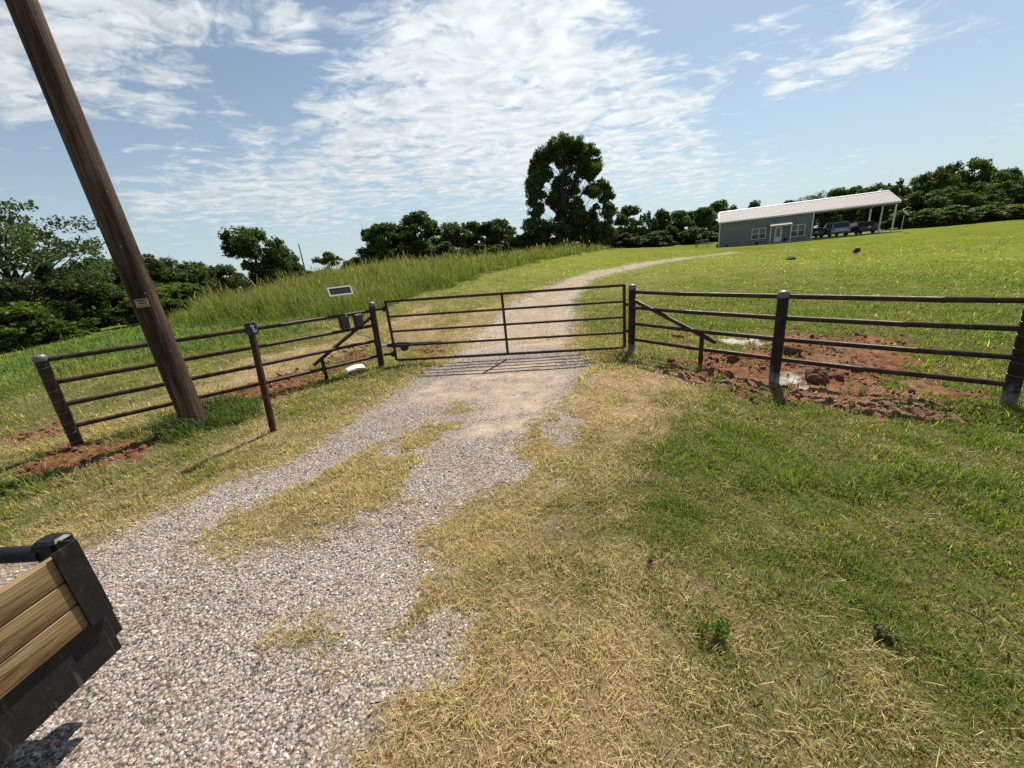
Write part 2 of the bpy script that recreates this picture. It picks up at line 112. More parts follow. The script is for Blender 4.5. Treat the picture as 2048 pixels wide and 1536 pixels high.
    br = mth('MULTIPLY', br, mth('MULTIPLY_ADD', n3.outputs['Fac'], 0.8, 0.60))
    hs = nd('ShaderNodeHueSaturation'); hs.inputs['Saturation'].default_value = 0.84; hs.inputs['Value'].default_value = 1.0
    tn = nd('ShaderNodeVectorMath', operation='MULTIPLY'); L.new(sky.outputs[0], tn.inputs[0]); tn.inputs[1].default_value = (0.90, 1.03, 1.02); L.new(tn.outputs[0], hs.inputs['Color'])
    bg = nd('ShaderNodeBackground'); L.new(hs.outputs[0], bg.inputs[0]); bg.inputs[1].default_value = SKY_STRENGTH
    bh = nd('ShaderNodeBackground'); bh.inputs[0].default_value = (0.62, 0.76, 0.82, 1); bh.inputs[1].default_value = 0.66
    bc = nd('ShaderNodeBackground'); bc.inputs[0].default_value = (0.93, 0.985, 1.0, 1); L.new(br, bc.inputs[1])
    m1 = nd('ShaderNodeMixShader'); L.new(hz, m1.inputs[0]); L.new(bg.outputs[0], m1.inputs[1]); L.new(bh.outputs[0], m1.inputs[2])
    m2 = nd('ShaderNodeMixShader'); L.new(tot, m2.inputs[0]); L.new(m1.outputs[0], m2.inputs[1]); L.new(bc.outputs[0], m2.inputs[2])
    out = nd('ShaderNodeOutputWorld'); L.new(m2.outputs[0], out.inputs[0])
SKY_STRENGTH = 0.076
build_world()

# ------------------------------------------------------------------ helpers
def tag(o, label=None, cat=None, group=None, kind=None):
    if label: o['label'] = label
    if cat: o['category'] = cat
    if group: o['group'] = group
    if kind: o['kind'] = kind
    return o

def link(name, me, parent=None):
    o = bpy.data.objects.new(name, me); C.objects.link(o)
    if parent: o.parent = parent
    return o

def thing(name, label, cat, loc=(0, 0, 0), rz=0, group=None):
    o = bpy.data.objects.new(name, None); C.objects.link(o)
    o.location = loc; o.rotation_euler = (0, 0, rz); o.empty_display_size = 0.2
    return tag(o, label, cat, group)

def npmesh(name, V, loops, sizes, mat, col=None, smooth=False, attrs=None):
    me = bpy.data.meshes.new(name)
    V = np.asarray(V, np.float32); loops = np.asarray(loops, np.int32); sizes = np.asarray(sizes, np.int32)
    me.vertices.add(len(V)); me.vertices.foreach_set('co', V.ravel())
    me.loops.add(len(loops)); me.loops.foreach_set('vertex_index', loops)
    me.polygons.add(len(sizes))
    st = np.zeros(len(sizes), np.int32); st[1:] = np.cumsum(sizes)[:-1]
    me.polygons.foreach_set('loop_start', st); me.polygons.foreach_set('loop_total', sizes)
    me.polygons.foreach_set('use_smooth', np.full(len(sizes), smooth, bool))
    me.update(calc_edges=True)
    if col is not None:
        a = me.attributes.new('col', 'FLOAT_COLOR', 'POINT')
        c4 = np.ones((len(V), 4), np.float32); c4[:, :3] = col; a.data.foreach_set('color', c4.ravel())
    for k, v in (attrs or {}).items():
        a = me.attributes.new(k, 'FLOAT', 'POINT'); a.data.foreach_set('value', np.asarray(v, np.float32))
    me.materials.append(mat)
    return me

class MB:
    """collects simple shapes into one mesh"""
    def __init__(s): s.v = []; s.f = []; s.sm = []
    def add(s, vs, fs, smooth=False):
        b = len(s.v); s.v += [tuple(v) for v in vs]; s.f += [tuple(i + b for i in f) for f in fs]; s.sm += [smooth] * len(fs); return s
    def box(s, c, d, rot=None, bev=0.0):
        x, y, z = [k / 2 for k in d]; c = Vector(c)
        if bev <= 0:
            vs = [Vector((sx * x, sy * y, sz * z)) for sz in (-1, 1) for sx, sy in ((-1, -1), (1, -1), (1, 1), (-1, 1))]
            fs = [(3, 2, 1, 0), (4, 5, 6, 7), (0, 1, 5, 4), (1, 2, 6, 5), (2, 3, 7, 6), (3, 0, 4, 7)]
        else:
            b = min(bev, x * .9, y * .9, z * .9); vs = []
            ring = lambda ax, ay, zz: [Vector(p + (zz,)) for p in ((-ax + b, -ay), (ax - b, -ay), (ax, -ay + b), (ax, ay - b), (ax - b, ay), (-ax + b, ay), (-ax, ay - b), (-ax, -ay + b))]
            vs = ring(x - b, y - b, -z) + ring(x, y, -z + b) + ring(x, y, z - b) + ring(x - b, y - b, z)
            fs = [tuple(reversed(range(8))), tuple(range(24, 32))]
            for k in range(3):
                for i in range(8):
                    j = (i + 1) % 8; fs.append((k * 8 + i, k * 8 + j, k * 8 + 8 + j, k * 8 + 8 + i))
        if rot is not None: vs = [rot @ v for v in vs]
        return s.add([v + c for v in vs], fs)
    def tube(s, pts, rad, n=12, cap=True, smooth=True):
        pts = [Vector(p) for p in pts]; rads = rad if isinstance(rad, (list, tuple)) else [rad] * len(pts)
        vs = []; up = None
        for i, p in enumerate(pts):
            d = (pts[min(i + 1, len(pts) - 1)] - pts[max(i - 1, 0)]).normalized()
            if up is None:
                up = Vector((0, 0, 1)) if abs(d.z) < .9 else Vector((0, 1, 0))
            a = d.cross(up).normalized(); b2 = a.cross(d).normalized(); up = b2
            for k in range(n):
                t = 2 * pi * k / n; vs.append(p + (a * cos(t) + b2 * sin(t)) * rads[i])
        fs = []
        for i in range(len(pts) - 1):
            for k in range(n):
                j = (k + 1) % n; fs.append((i * n + k, i * n + j, i * n + n + j, i * n + n + k))
        s.add(vs, fs, smooth)
        if cap:
            s.add(vs[:n], [tuple(reversed(range(n)))]); s.add(vs[-n:], [tuple(range(n))])
        return s
    def sqtube(s, a, b, w, h=None):
        a = Vector(a); b = Vector(b); h = h or w; d = (b - a); L = d.length; d.normalize()
        up = Vector((0, 0, 1)) if abs(d.z) < .9 else Vector((0, 1, 0)); x = d.cross(up).normalized(); z = x.cross(d).normalized()
        M = Matrix((x, d, z)).transposed()
        return s.box((a + b) / 2, (w, L, h), rot=M, bev=min(w, h) * .12)
    def lathe(s, c, prof, n=16, axis='Z'):
        c = Vector(c); vs = []
        for r, z in prof:
            for k in range(n):
                t = 2 * pi * k / n
                v = Vector((r * cos(t), r * sin(t), z))
                if axis == 'Y': v = Vector((v.x, v.z, v.y))
                if axis == 'X': v = Vector((v.z, v.x, v.y))
                vs.append(c + v)
        fs = []
        for i in range(len(prof) - 1):
            for k in range(n):
                j = (k + 1) % n; fs.append((i * n + k, i * n + j, i * n + n + j, i * n + n + k))
        s.add(vs, fs, True); s.add(vs[:n], [tuple(reversed(range(n)))]); s.add(vs[-n:], [tuple(range(n))])
        return s
    def prism(s, poly, y0, y1, plane='XZ'):
        n = len(poly)
        f = (lambda p, y: Vector((p[0], y, p[1]))) if plane == 'XZ' else ((lambda p, y: Vector((y, p[0], p[1]))) if plane == 'YZ' else (lambda p, y: Vector((p[0], p[1], y))))
        vs = [f(p, y0) for p in poly] + [f(p, y1) for p in poly]
        fs = [tuple(range(n)), tuple(reversed(range(n, 2 * n)))] + [(i, i + n, (i + 1) % n + n, (i + 1) % n) for i in range(n)]
        return s.add(vs, fs)
    def build(s, name, mat, parent=None):
        me = bpy.data.meshes.new(name); me.from_pydata(s.v, [], s.f)
        me.polygons.foreach_set('use_smooth', s.sm); me.materials.append(mat); me.validate()
        import bmesh
        bm = bmesh.new(); bm.from_mesh(me); bmesh.ops.recalc_face_normals(bm, faces=bm.faces); bm.to_mesh(me); bm.free()
        return link(name, me, parent)

# ---- smooth value noise
def _hash(ix, iy, s):
    h = (ix.astype(np.int64) * 374761393 + iy.astype(np.int64) * 668265263 + s * 1442695041) & 0xFFFFFFFF
    h = ((h ^ (h >> 13)) * 1274126177) & 0xFFFFFFFF
    return ((h ^ (h >> 16)) & 0xFFFFFF) / float(0xFFFFFF)
def vnoise(x, y, s=0):
    ix = np.floor(x); iy = np.floor(y); fx = x - ix; fy = y - iy
    fx = fx * fx * fx * (fx * (fx * 6 - 15) + 10); fy = fy * fy * fy * (fy * (fy * 6 - 15) + 10)
    a = _hash(ix, iy, s); b = _hash(ix + 1, iy, s); c = _hash(ix, iy + 1, s); d = _hash(ix + 1, iy + 1, s)
    return (a * (1 - fx) + b * fx) * (1 - fy) + (c * (1 - fx) + d * fx) * fy
def fbm(x, y, f, o=4, s=0, g=.5):
    t = 0; a = 1; n = 0
    for i in range(o):
        t = t + a * vnoise(x * f + 17.3 * i, y * f - 9.1 * i, s + i); n += a; a *= g; f *= 2.03
    return t / n - .5
def sstep(a, b, x):
    t = np.clip((x - a) / (b - a), 0, 1); return t * t * (3 - 2 * t)
def sdf(x, y, poly):
    """signed distance, positive inside"""
    x = np.asarray(x, np.float64); y = np.asarray(y, np.float64)
    d2 = np.full(x.shape, 1e18); ins = np.zeros(x.shape, bool); n = len(poly)
    for i in range(n):
        ax, ay = poly[i]; bx, by = poly[(i + 1) % n]
        ex, ey = bx - ax, by - ay; L = ex * ex + ey * ey + 1e-12
        t = np.clip(((x - ax) * ex + (y - ay) * ey) / L, 0, 1)
        d2 = np.minimum(d2, (x - ax - t * ex) ** 2 + (y - ay - t * ey) ** 2)
        c = ((ay > y) != (by > y)); ins ^= c & (x < (bx - ax) * (y - ay) / (by - ay + 1e-12) + ax)
    d = np.sqrt(d2); return np.where(ins, d, -d)

# ---- terrain height and ground cover as functions of world position
TA = np.array(TERR_A); TS = np.array(TERR_S)
def terr(x, y):
    x = np.asarray(x, float); y = np.asarray(y, float); n = len(TA)
    xs = np.clip(x, -95, 95); ys = np.clip(y, -40, 110); z = TS[n] + TS[n + 1] * xs / 50 + TS[n + 2] * ys / 50
    for i in range(n): z = z + TS[i] * np.sqrt((xs - TA[i, 0]) ** 2 + (ys - TA[i, 1]) ** 2 + 1.)
    w = np.clip((np.hypot(x, y - 20) - 75) / 80, 0, 1); w = w * w * (3 - 2 * w)
    return z * (1 - w) + .6 * w
DR = np.array(DRY)
def cover(x, y):
    """dict of cover masks 0..1 and dryness"""
    r = np.hypot(x, y); sc = np.clip(r * .03, .04, 1.0)
    n_a = fbm(x, y, 1.3, 4, 3); n_b = fbm(x, y, 6.0, 3, 21); n_c = fbm(x, y, 0.35, 3, 40)
    jig = n_a * .55 + n_b * .35
    M = {}
    dg = np.max([sdf(x, y, p) for p in GRAVEL], axis=0)
    di = sdf(x, y, ISLAND[0])
    amp = np.clip(.10 + r * .03, .1, .9)
    dg = dg - np.clip((y - 9) * .05, 0, .45) * np.clip((36 - y) / 10, 0, 1)
    n_h = fbm(x, y, 17.0, 2, 33); soft = np.clip(.16 + r * .012, .16, .5)
    g = sstep(-soft, soft, dg + jig * amp * 1.3 + n_h * .35) * (1 - sstep(-.15, .15, di + jig * .55 + n_h * .3))
    # straggling bare gravel spots on the dry verge
    spots = sstep(.12, .2, fbm(x, y, 2.2, 3, 77) + .02) * sstep(-.9, -.1, dg) * (y < 5) * (x > -1.5)
    M['gravel'] = np.maximum(g, spots * .9)
    M['dg'] = dg
    sa = np.max([sdf(x, y, p) for p in SAND], axis=0)
    M['sand'] = sstep(-.2, .25, sa + jig * .8) * g
    M['red'] = sstep(-.12, .22, np.max([sdf(x, y, p) for p in RED], axis=0) + jig * 2.0 + n_b * .6 - .10)
    M['bare'] = sstep(-.2, .3, np.max([sdf(x, y, p) for p in BARE], axis=0) + jig * 1.1) * (1 - g)
    M['white'] = sstep(-.04, .12, np.max([sdf(x, y, p) for p in WHITE], axis=0) + n_b * 1.1 - .07)
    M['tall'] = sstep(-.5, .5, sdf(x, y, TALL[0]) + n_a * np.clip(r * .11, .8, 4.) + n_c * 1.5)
    M['weed'] = sstep(-.5, .6, sdf(x, y, WEED[0]) + n_a * 2.6)
    M['clump'] = sstep(-.1, .15, sdf(x, y, CLUMP[0]) + n_b * .4)
    M['lush'] = sstep(-.1, .3, np.max([sdf(x, y, p) for p in LUSH], axis=0) + n_a * .9)
    # dryness by kernel regression in (azimuth, log distance)
    az = np.arctan2(x, np.maximum(y, .05) + 1.0); lr = np.log(r + .5)
    az0 = np.arctan2(DR[:, 0], DR[:, 1] + 1.0); lr0 = np.log(np.hypot(DR[:, 0], DR[:, 1]) + .5)
    num = np.zeros_like(x); den = np.full_like(x, 1e-9)
    for a, l, v in zip(az0, lr0, DR[:, 2]):
        w = np.exp(-(((az - a) / .085) ** 2 + ((lr - l) / .085) ** 2) * .5) + 1e-4 * np.exp(-(((az - a) / .4) ** 2 + ((lr - l) / .4) ** 2))
        num += w * v; den += w
    dry = num / den + n_a * .6 + n_b * .5 + n_c * .2 + fbm(x, y, 2.7, 3, 45) * .35
    dry = dry - .15 * (x > .3) * np.clip((x - .3) / .6, 0, 1) * (y < 4)
    dry = np.maximum(dry, sstep(-.75, -.1, dg + n_a * .5) * .8 * (y < 12))
    dry = np.maximum(dry, sstep(-.2, .1, di) * .75 + n_a * .3)
    dry = dry * (1 - .85 * M['lush']) * (1 - .8 * M['clump']) * (1 - .5 * M['weed'])
    M['dry'] = np.clip(dry, 0, 1)
    return M
def relief(x, y, M):
    n = fbm(x, y, 3.0, 3, 60) * .03 + fbm(x, y, 11, 3, 66) * .014
    z = n * (1 - .6 * M['gravel'])
    rd = fbm(x, y, 4.5, 2, 90); rd2 = fbm(x, y, 16, 3, 95)
    z = z + M['red'] * (rd * .09 + rd2 * .075 + .015) * (1 - .8 * M['white'])
    z = z + M['gravel'] * (-.015 + fbm(x, y, .9, 2, 98) * .03)
    fade = np.clip(1.4 - np.hypot(x, y) / 60, 0, 1)
    return z * fade
def height(x, y):
    return terr(x, y) + relief(x, y, cover(x, y))
def gz(x, y): return float(height(np.array([x], float), np.array([y], float))[0])

# ------------------------------------------------------------------ materials
def mat(name, base=(.5, .5, .5), rough=.6, metal=0., spec=.5, fn=None):
    m = bpy.data.materials.new(name); m.use_nodes = True
    nt = m.node_tree; b = nt.nodes['Principled BSDF']
    b.inputs['Base Color'].default_value = (*base, 1); b.inputs['Roughness'].default_value = rough
    b.inputs['Metallic'].default_value = metal; b.inputs['Specular IOR Level'].default_value = spec
    if fn: fn(nt, b)
    return m
def nnode(nt, t, **k):
    n = nt.nodes.new(t)
    for a, v in k.items():
        if a in n.inputs: n.inputs[a].default_value = v
        else: setattr(n, a, v)
    return n
def noise(nt, scale, detail=4, rough=.55, coord=None, dist=0):
    if coord is None:
        coord = nt.nodes.new('ShaderNodeTexCoord').outputs['Object']
    n = nnode(nt, 'ShaderNodeTexNoise', Scale=scale, Detail=detail, Roughness=rough, Distortion=dist); nt.links.new(coord, n.inputs['Vector']); return n
def ramp(nt, fac, stops):
    r = nt.nodes.new('ShaderNodeValToRGB'); nt.links.new(fac, r.inputs[0]); e = r.color_ramp.elements
    while len(e) < len(stops): e.new(.5)
    for q, (p, c) in zip(e, stops): q.position = p; q.color = (*c, 1)
    return r.outputs[0]
def mixc(nt, fac, a, b, mode='MIX'):
    n = nt.nodes.new('ShaderNodeMix'); n.data_type = 'RGBA'; n.blend_type = mode
    for s, v in ((0, fac), (6, a), (7, b)):
        if isinstance(v, (int, float)): n.inputs[s].default_value = v
        elif isinstance(v, tuple): n.inputs[s].default_value = (*v, 1)
        else: nt.links.new(v, n.inputs[s])
    return n.outputs[2]
def bump(nt, b, h, dist=.01, strength=1.0, prev=None):
    n = nt.nodes.new('ShaderNodeBump'); n.inputs['Distance'].default_value = dist; n.inputs['Strength'].default_value = strength
    nt.links.new(h, n.inputs['Height'])
    if prev: nt.links.new(prev, n.inputs['Normal'])
    nt.links.new(n.outputs[0], b.inputs['Normal']); return n.outputs[0]
def attr(nt, name, out='Color'):
    n = nt.nodes.new('ShaderNodeAttribute'); n.attribute_name = name; return n.outputs[out]
def vmap(nt, scale=(1, 1, 1), coord='Object'):
    tc = nt.nodes.new('ShaderNodeTexCoord'); m = nt.nodes.new('ShaderNodeMapping'); m.inputs['Scale'].default_value = scale
    nt.links.new(tc.outputs[coord], m.inputs[0]); return m.outputs[0]
def mathn(nt, op, a, b=0.):
    n = nt.nodes.new('ShaderNodeMath'); n.operation = op
    for i, v in enumerate((a, b)):
        if isinstance(v, (int, float)): n.inputs[i].default_value = v
        else: nt.links.new(v, n.inputs[i])
    return n.outputs[0]

STONES = [(0, (.075, .067, .062)), (.12, (.20, .166, .148)), (.3, (.35, .292, .258)), (.5, (.44, .375, .335)), (.68, (.52, .462, .42)), (.86, (.41, .295, .235)), (1, (.72, .675, .61))]
def f_ground(nt, b):
    col = attr(nt, 'col'); g = attr(nt, 'gmask', 'Fac')
    pos = nt.nodes.new('ShaderNodeTexCoord').outputs['Object']
    n1 = noise(nt, 3.0, 6, .65, pos); n2 = noise(nt, 40, 5, .7, pos)
    v = mathn(nt, 'MULTIPLY', mathn(nt, 'ADD', mathn(nt, 'MULTIPLY', n1.outputs['Fac'], .9), .55), mathn(nt, 'ADD', mathn(nt, 'MULTIPLY', n2.outputs['Fac'], 1.3), .35))
    cv = mixc(nt, 1.0, col, (1, 1, 1), 'MULTIPLY')
    hsv = nt.nodes.new('ShaderNodeHueSaturation'); nt.links.new(cv, hsv.inputs['Color']); nt.links.new(v, hsv.inputs['Value'])
    vo = nnode(nt, 'ShaderNodeTexVoronoi', Scale=62.0); nt.links.new(pos, vo.inputs['Vector'])
    sep = nt.nodes.new('ShaderNodeSeparateColor'); nt.links.new(vo.outputs['Color'], sep.inputs[0])
    st = ramp(nt, sep.outputs[0], STONES)
    dk = ramp(nt, vo.outputs['Distance'], [(0, (1, 1, 1)), (.5, (.9, .88, .86)), (.75, (.45, .4, .37))])
    st2 = mixc(nt, 1.0, st, dk, 'MULTIPLY')
    st3 = mixc(nt, mathn(nt, 'MULTIPLY', g, .9), hsv.outputs[0], st2)
    nt.links.new(st3, b.inputs['Base Color'])
    h = mathn(nt, 'ADD', mathn(nt, 'MULTIPLY', n2.outputs['Fac'], 1.2), mathn(nt, 'MULTIPLY', mathn(nt, 'MULTIPLY', vo.outputs['Distance'], g), -1.1))
    bump(nt, b, h, .014, 1.0)
M_ground = mat('ground_cover', rough=1.0, spec=.0, fn=f_ground)

def leafmat(name, trans=.35, rough=.5, spec=.35, tcol=(1.25, 1.35, .55), var=0.0):
    m = bpy.data.materials.new(name); m.use_nodes = True; nt = m.node_tree; b = nt.nodes['Principled BSDF']
    col = attr(nt, 'col'); nt.links.new(col, b.inputs['Base Color'])
    b.inputs['Roughness'].default_value = rough; b.inputs['Specular IOR Level'].default_value = spec
    t = nt.nodes.new('ShaderNodeBsdfTranslucent'); tc = mixc(nt, 1.0, col, tcol, 'MULTIPLY'); nt.links.new(tc, t.inputs[0])
    mx = nt.nodes.new('ShaderNodeMixShader'); mx.inputs[0].default_value = trans
    nt.links.new(b.outputs[0], mx.inputs[1]); nt.links.new(t.outputs[0], mx.inputs[2])
    nt.links.new(mx.outputs[0], nt.nodes['Material Output'].inputs[0]); return m
M_grass = leafmat('grass_blades', .48, .6, .16)
M_straw = leafmat('straw_blades', .25, .6, .25, (1.1, 1.0, .8))
M_leaf = leafmat('tree_leaves', .34, .5, .2, (1.2, 1.4, .4))
M_leaf_far = M_leaf
def f_bark(nt, b):
    v = vmap(nt, (6, 6, 1.2)); n = noise(nt, 3, 6, .7, v)
    nt.links.new(ramp(nt, n.outputs['Fac'], [(.3, (.02, .016, .012)), (.7, (.075, .06, .046))]), b.inputs['Base Color']); bump(nt, b, n.outputs['Fac'], .03)
M_bark = mat('tree_bark', rough=.9, spec=.2, fn=f_bark)
def f_rust(nt, b):
    n = noise(nt, 9, 7, .7); n2 = noise(nt, 60, 4, .6)
    c = ramp(nt, n.outputs['Fac'], [(.3, (.014, .008, .006)), (.48, (.040, .021, .014)), (.62, (.085, .041, .025)), (.78, (.17, .078, .046))])
    nt.links.new(c, b.inputs['Base Color']); bump(nt, b, n2.outputs['Fac'], .003, .5)
    nt.links.new(ramp(nt, n.outputs['Fac'], [(.3, (.38,) * 3), (.8, (.75,) * 3)]), b.inputs['Roughness'])
M_pipe = mat('weathered_steel_pipe', rough=.5, spec=.28, fn=f_rust)
def f_post(nt, b):
    n = noise(nt, 9, 7, .7)
    c = ramp(nt, n.outputs['Fac'], [(.3, (.011, .008, .007)), (.55, (.03, .017, .012)), (.8, (.10, .05, .035))])
    tc = nt.nodes.new('ShaderNodeTexCoord'); sp = nt.nodes.new('ShaderNodeSeparateXYZ'); nt.links.new(tc.outputs['Object'], sp.inputs[0])
    n2 = noise(nt, 7, 4)
    hgt = mathn(nt, 'SUBTRACT', mathn(nt, 'MULTIPLY', n2.outputs['Fac'], .55), sp.outputs[2])
    f = nt.nodes.new('ShaderNodeMapRange'); nt.links.new(hgt, f.inputs[0]); f.inputs[1].default_value = .02; f.inputs[2].default_value = .16
    nt.links.new(mixc(nt, f.outputs[0], c, (.21, .19, .17)), b.inputs['Base Color'])
M_post = mat('steel_post_with_concrete_splash', rough=.6, spec=.25, fn=f_post)
def f_rustred(nt, b):
    n = noise(nt, 12, 6, .7)
    nt.links.new(ramp(nt, n.outputs['Fac'], [(.3, (.022, .009, .006)), (.6, (.06, .022, .013)), (.85, (.11, .042, .022))]), b.inputs['Base Color'])
M_rust = mat('red_rusty_steel', rough=.75, spec=.3, fn=f_rustred)
def f_galv(nt, b):
    n = noise(nt, 30, 5, .6); nt.links.new(ramp(nt, n.outputs['Fac'], [(.3, (.11, .11, .105)), (.7, (.22, .22, .205))]), b.inputs['Base Color'])
M_galv = mat('galvanised_cap', rough=.5, metal=.4, fn=f_galv)
M_wire = mat('galvanised_wire', (.5, .5, .49), .4, .8)
M_wired = mat('dull_wire', (.12, .12, .115), .6, .3)
M_black = mat('black_plastic', (.012, .012, .014), .42)
M_blacks = mat('dark_grey_plastic', (.03, .03, .033), .4)
M_ink = mat('white_print', (.72, .74, .75), .6)
def f_pole(nt, b):
    v = vmap(nt, (11, 11, .55)); n = noise(nt, 2.2, 8, .72, v, .6); v2 = vmap(nt, (3, 3, .6)); n2 = noise(nt, 1.1, 4, .6, v2)
    v3 = vmap(nt, (34, 34, .8)); n3 = noise(nt, 2.0, 3, .6, v3)
    c = ramp(nt, n.outputs['Fac'], [(.28, (.014, .008, .006)), (.45, (.070, .040, .025)), (.60, (.15, .092, .060)), (.78, (.27, .18, .125))])
    d = ramp(nt, n2.outputs['Fac'], [(.34, (.32, .28, .27)), (.55, (1, 1, 1)), (.75, (1.1, .98, .92))])
    k = ramp(nt, n3.outputs['Fac'], [(.30, (.18, .15, .14)), (.40, (1, 1, 1))])
    nt.links.new(mixc(nt, .85, mixc(nt, 1., c, d, 'MULTIPLY'), mixc(nt, 1., mixc(nt, 1., c, d, 'MULTIPLY'), k, 'MULTIPLY')), b.inputs['Base Color'])
    h = mathn(nt, 'ADD', n.outputs['Fac'], mathn(nt, 'MULTIPLY', k, .6))
    bump(nt, b, h, .02, .9)
M_pole = mat('creosote_pole_wood', rough=.8, spec=.25, fn=f_pole)
def f_board(nt, b):
    v = vmap(nt, (9, .55, 9)); n = noise(nt, 2.4, 6, .6, v, 1.6); v2 = vmap(nt, (40, .7, 40)); n2 = noise(nt, 3, 3, .6, v2)
    w = noise(nt, 1.0, 2, .5, vmap(nt, (7, 1.3, 13)), 2.2)
    fr_ = nt.nodes.new('ShaderNodeMath'); fr_.operation = 'PINGPONG'; nt.links.new(mathn(nt, 'MULTIPLY', w.outputs['Fac'], 9.0), fr_.inputs[0]); fr_.inputs[1].default_value = 1.0
    c = ramp(nt, fr_.outputs[0], [(0, (.13, .078, .034)), (.3, (.26, .168, .078)), (1, (.36, .255, .13))])
    d = ramp(nt, n.outputs['Fac'], [(.3, (.5, .46, .40)), (.6, (1, 1, 1))])
    e = ramp(nt, n2.outputs['Fac'], [(.35, (.72, .68, .62)), (.6, (1, 1, 1))])
    nt.links.new(mixc(nt, 1., mixc(nt, 1., c, d, 'MULTIPLY'), e, 'MULTIPLY'), b.inputs['Base Color']); bump(nt, b, n2.outputs['Fac'], .002, .5)
M_board = mat('treated_pine_board', rough=.7, spec=.25, fn=f_board)
def f_tsteel(nt, b):
    n = noise(nt, 16, 7, .72); n2 = noise(nt, 5, 4, .6); v = vmap(nt, (30, 30, 3)); n3 = noise(nt, 1.6, 4, .6, v)
    c = ramp(nt, n.outputs['Fac'], [(.35, (.007, .007, .008)), (.60, (.015, .014, .014)), (.76, (.06, .06, .063)), (.9, (.14, .135, .135))])
    nt.links.new(mixc(nt, ramp(nt, n3.outputs['Fac'], [(.60, (0, 0, 0)), (.76, (.6,) * 3)]), c, (.11, .11, .113)), b.inputs['Base Color'])
    nt.links.new(ramp(nt, n2.outputs['Fac'], [(.3, (.35,) * 3), (.7, (.7,) * 3)]), b.inputs['Roughness']); bump(nt, b, n.outputs['Fac'], .002, .4)
M_tsteel = mat('scuffed_black_steel', rough=.5, spec=.25, fn=f_tsteel)
def f_clod(nt, b):
    n = noise(nt, 14, 6, .7); nt.links.new(ramp(nt, n.outputs['Fac'], [(.3, (.075, .034, .022)), (.55, (.15, .072, .045)), (.75, (.26, .14, .09))]), b.inputs['Base Color']); bump(nt, b, n.outputs['Fac'], .02)
M_clod = mat('red_clay', rough=.95, spec=.1, fn=f_clod)
def f_roof(nt, b):
    v = vmap(nt, (.4, 2.5, 2.5)); n = noise(nt, .8, 4, .6, v); nt.links.new(ramp(nt, n.outputs['Fac'], [(.3, (.36, .325, .305)), (.65, (.46, .425, .40))]), b.inputs['Base Color'])
M_roof = mat('white_ribbed_roof_sheet', rough=.75, spec=.2, fn=f_roof)
def f_wall(nt, b):
    n = noise(nt, 1.2, 4, .6); nt.links.new(ramp(nt, n.outputs['Fac'], [(.3, (.165, .162, .170)), (.7, (.205, .20, .208))]), b.inputs['Base Color'])
M_wall = mat('grey_ribbed_wall_sheet', rough=.55, fn=f_wall)
M_trim = mat('white_painted_trim', (.74, .73, .72), .5)
M_glass = mat('dark_window_glass', (.02, .03, .03), .06, 0, .6)
M_glass2 = mat('window_pane_with_blind', (.10, .13, .115), .12, 0, .6)
def f_conc(nt, b):
    n = noise(nt, 3, 6, .65); nt.links.new(ramp(nt, n.outputs['Fac'], [(.3, (.36, .35, .33)), (.7, (.5, .49, .46))]), b.inputs['Base Color'])
M_conc = mat('concrete_slab', rough=.9, fn=f_conc)
M_under = mat('roof_underside', (.16, .155, .15), .7)
M_tyre = mat('tyre_rubber', (.014, .014, .014), .85)
M_rim = mat('alloy_rim', (.35, .35, .36), .35, .8)
M_silver = mat('silver_paint', (.30, .32, .335), .3, .3)
M_dark = mat('dark_blue_paint', (.018, .02, .032), .22, .2)
M_darkg = mat('charcoal_paint', (.03, .03, .034), .3, .2)
M_red = mat('tail_lamp_red', (.28, .012, .01), .25)
M_white = mat('white_plastic_sheet', (.84, .84, .82), .5)
M_solar = mat('solar_cells', (.03, .03, .034), .3, 0, .6)
M_signw = mat('sign_white_in_shade', (.36, .33, .29), .7)  # plate white darkened: its shade is put into the colour
M_signy = mat('sign_orange_in_shade', (.30, .15, .025), .7)  # orange bands darkened too, carrying the plate's shade
M_signk = mat('sign_black_print', (.03, .025, .02), .7)
M_twig = mat('dry_stick', (.30, .22, .13), .85, fn=None)
M_pale = mat('pale_grey_metal', (.5, .5, .5), .45, .3)
M_rock = mat('pale_stone', (.6, .57, .53), .85)

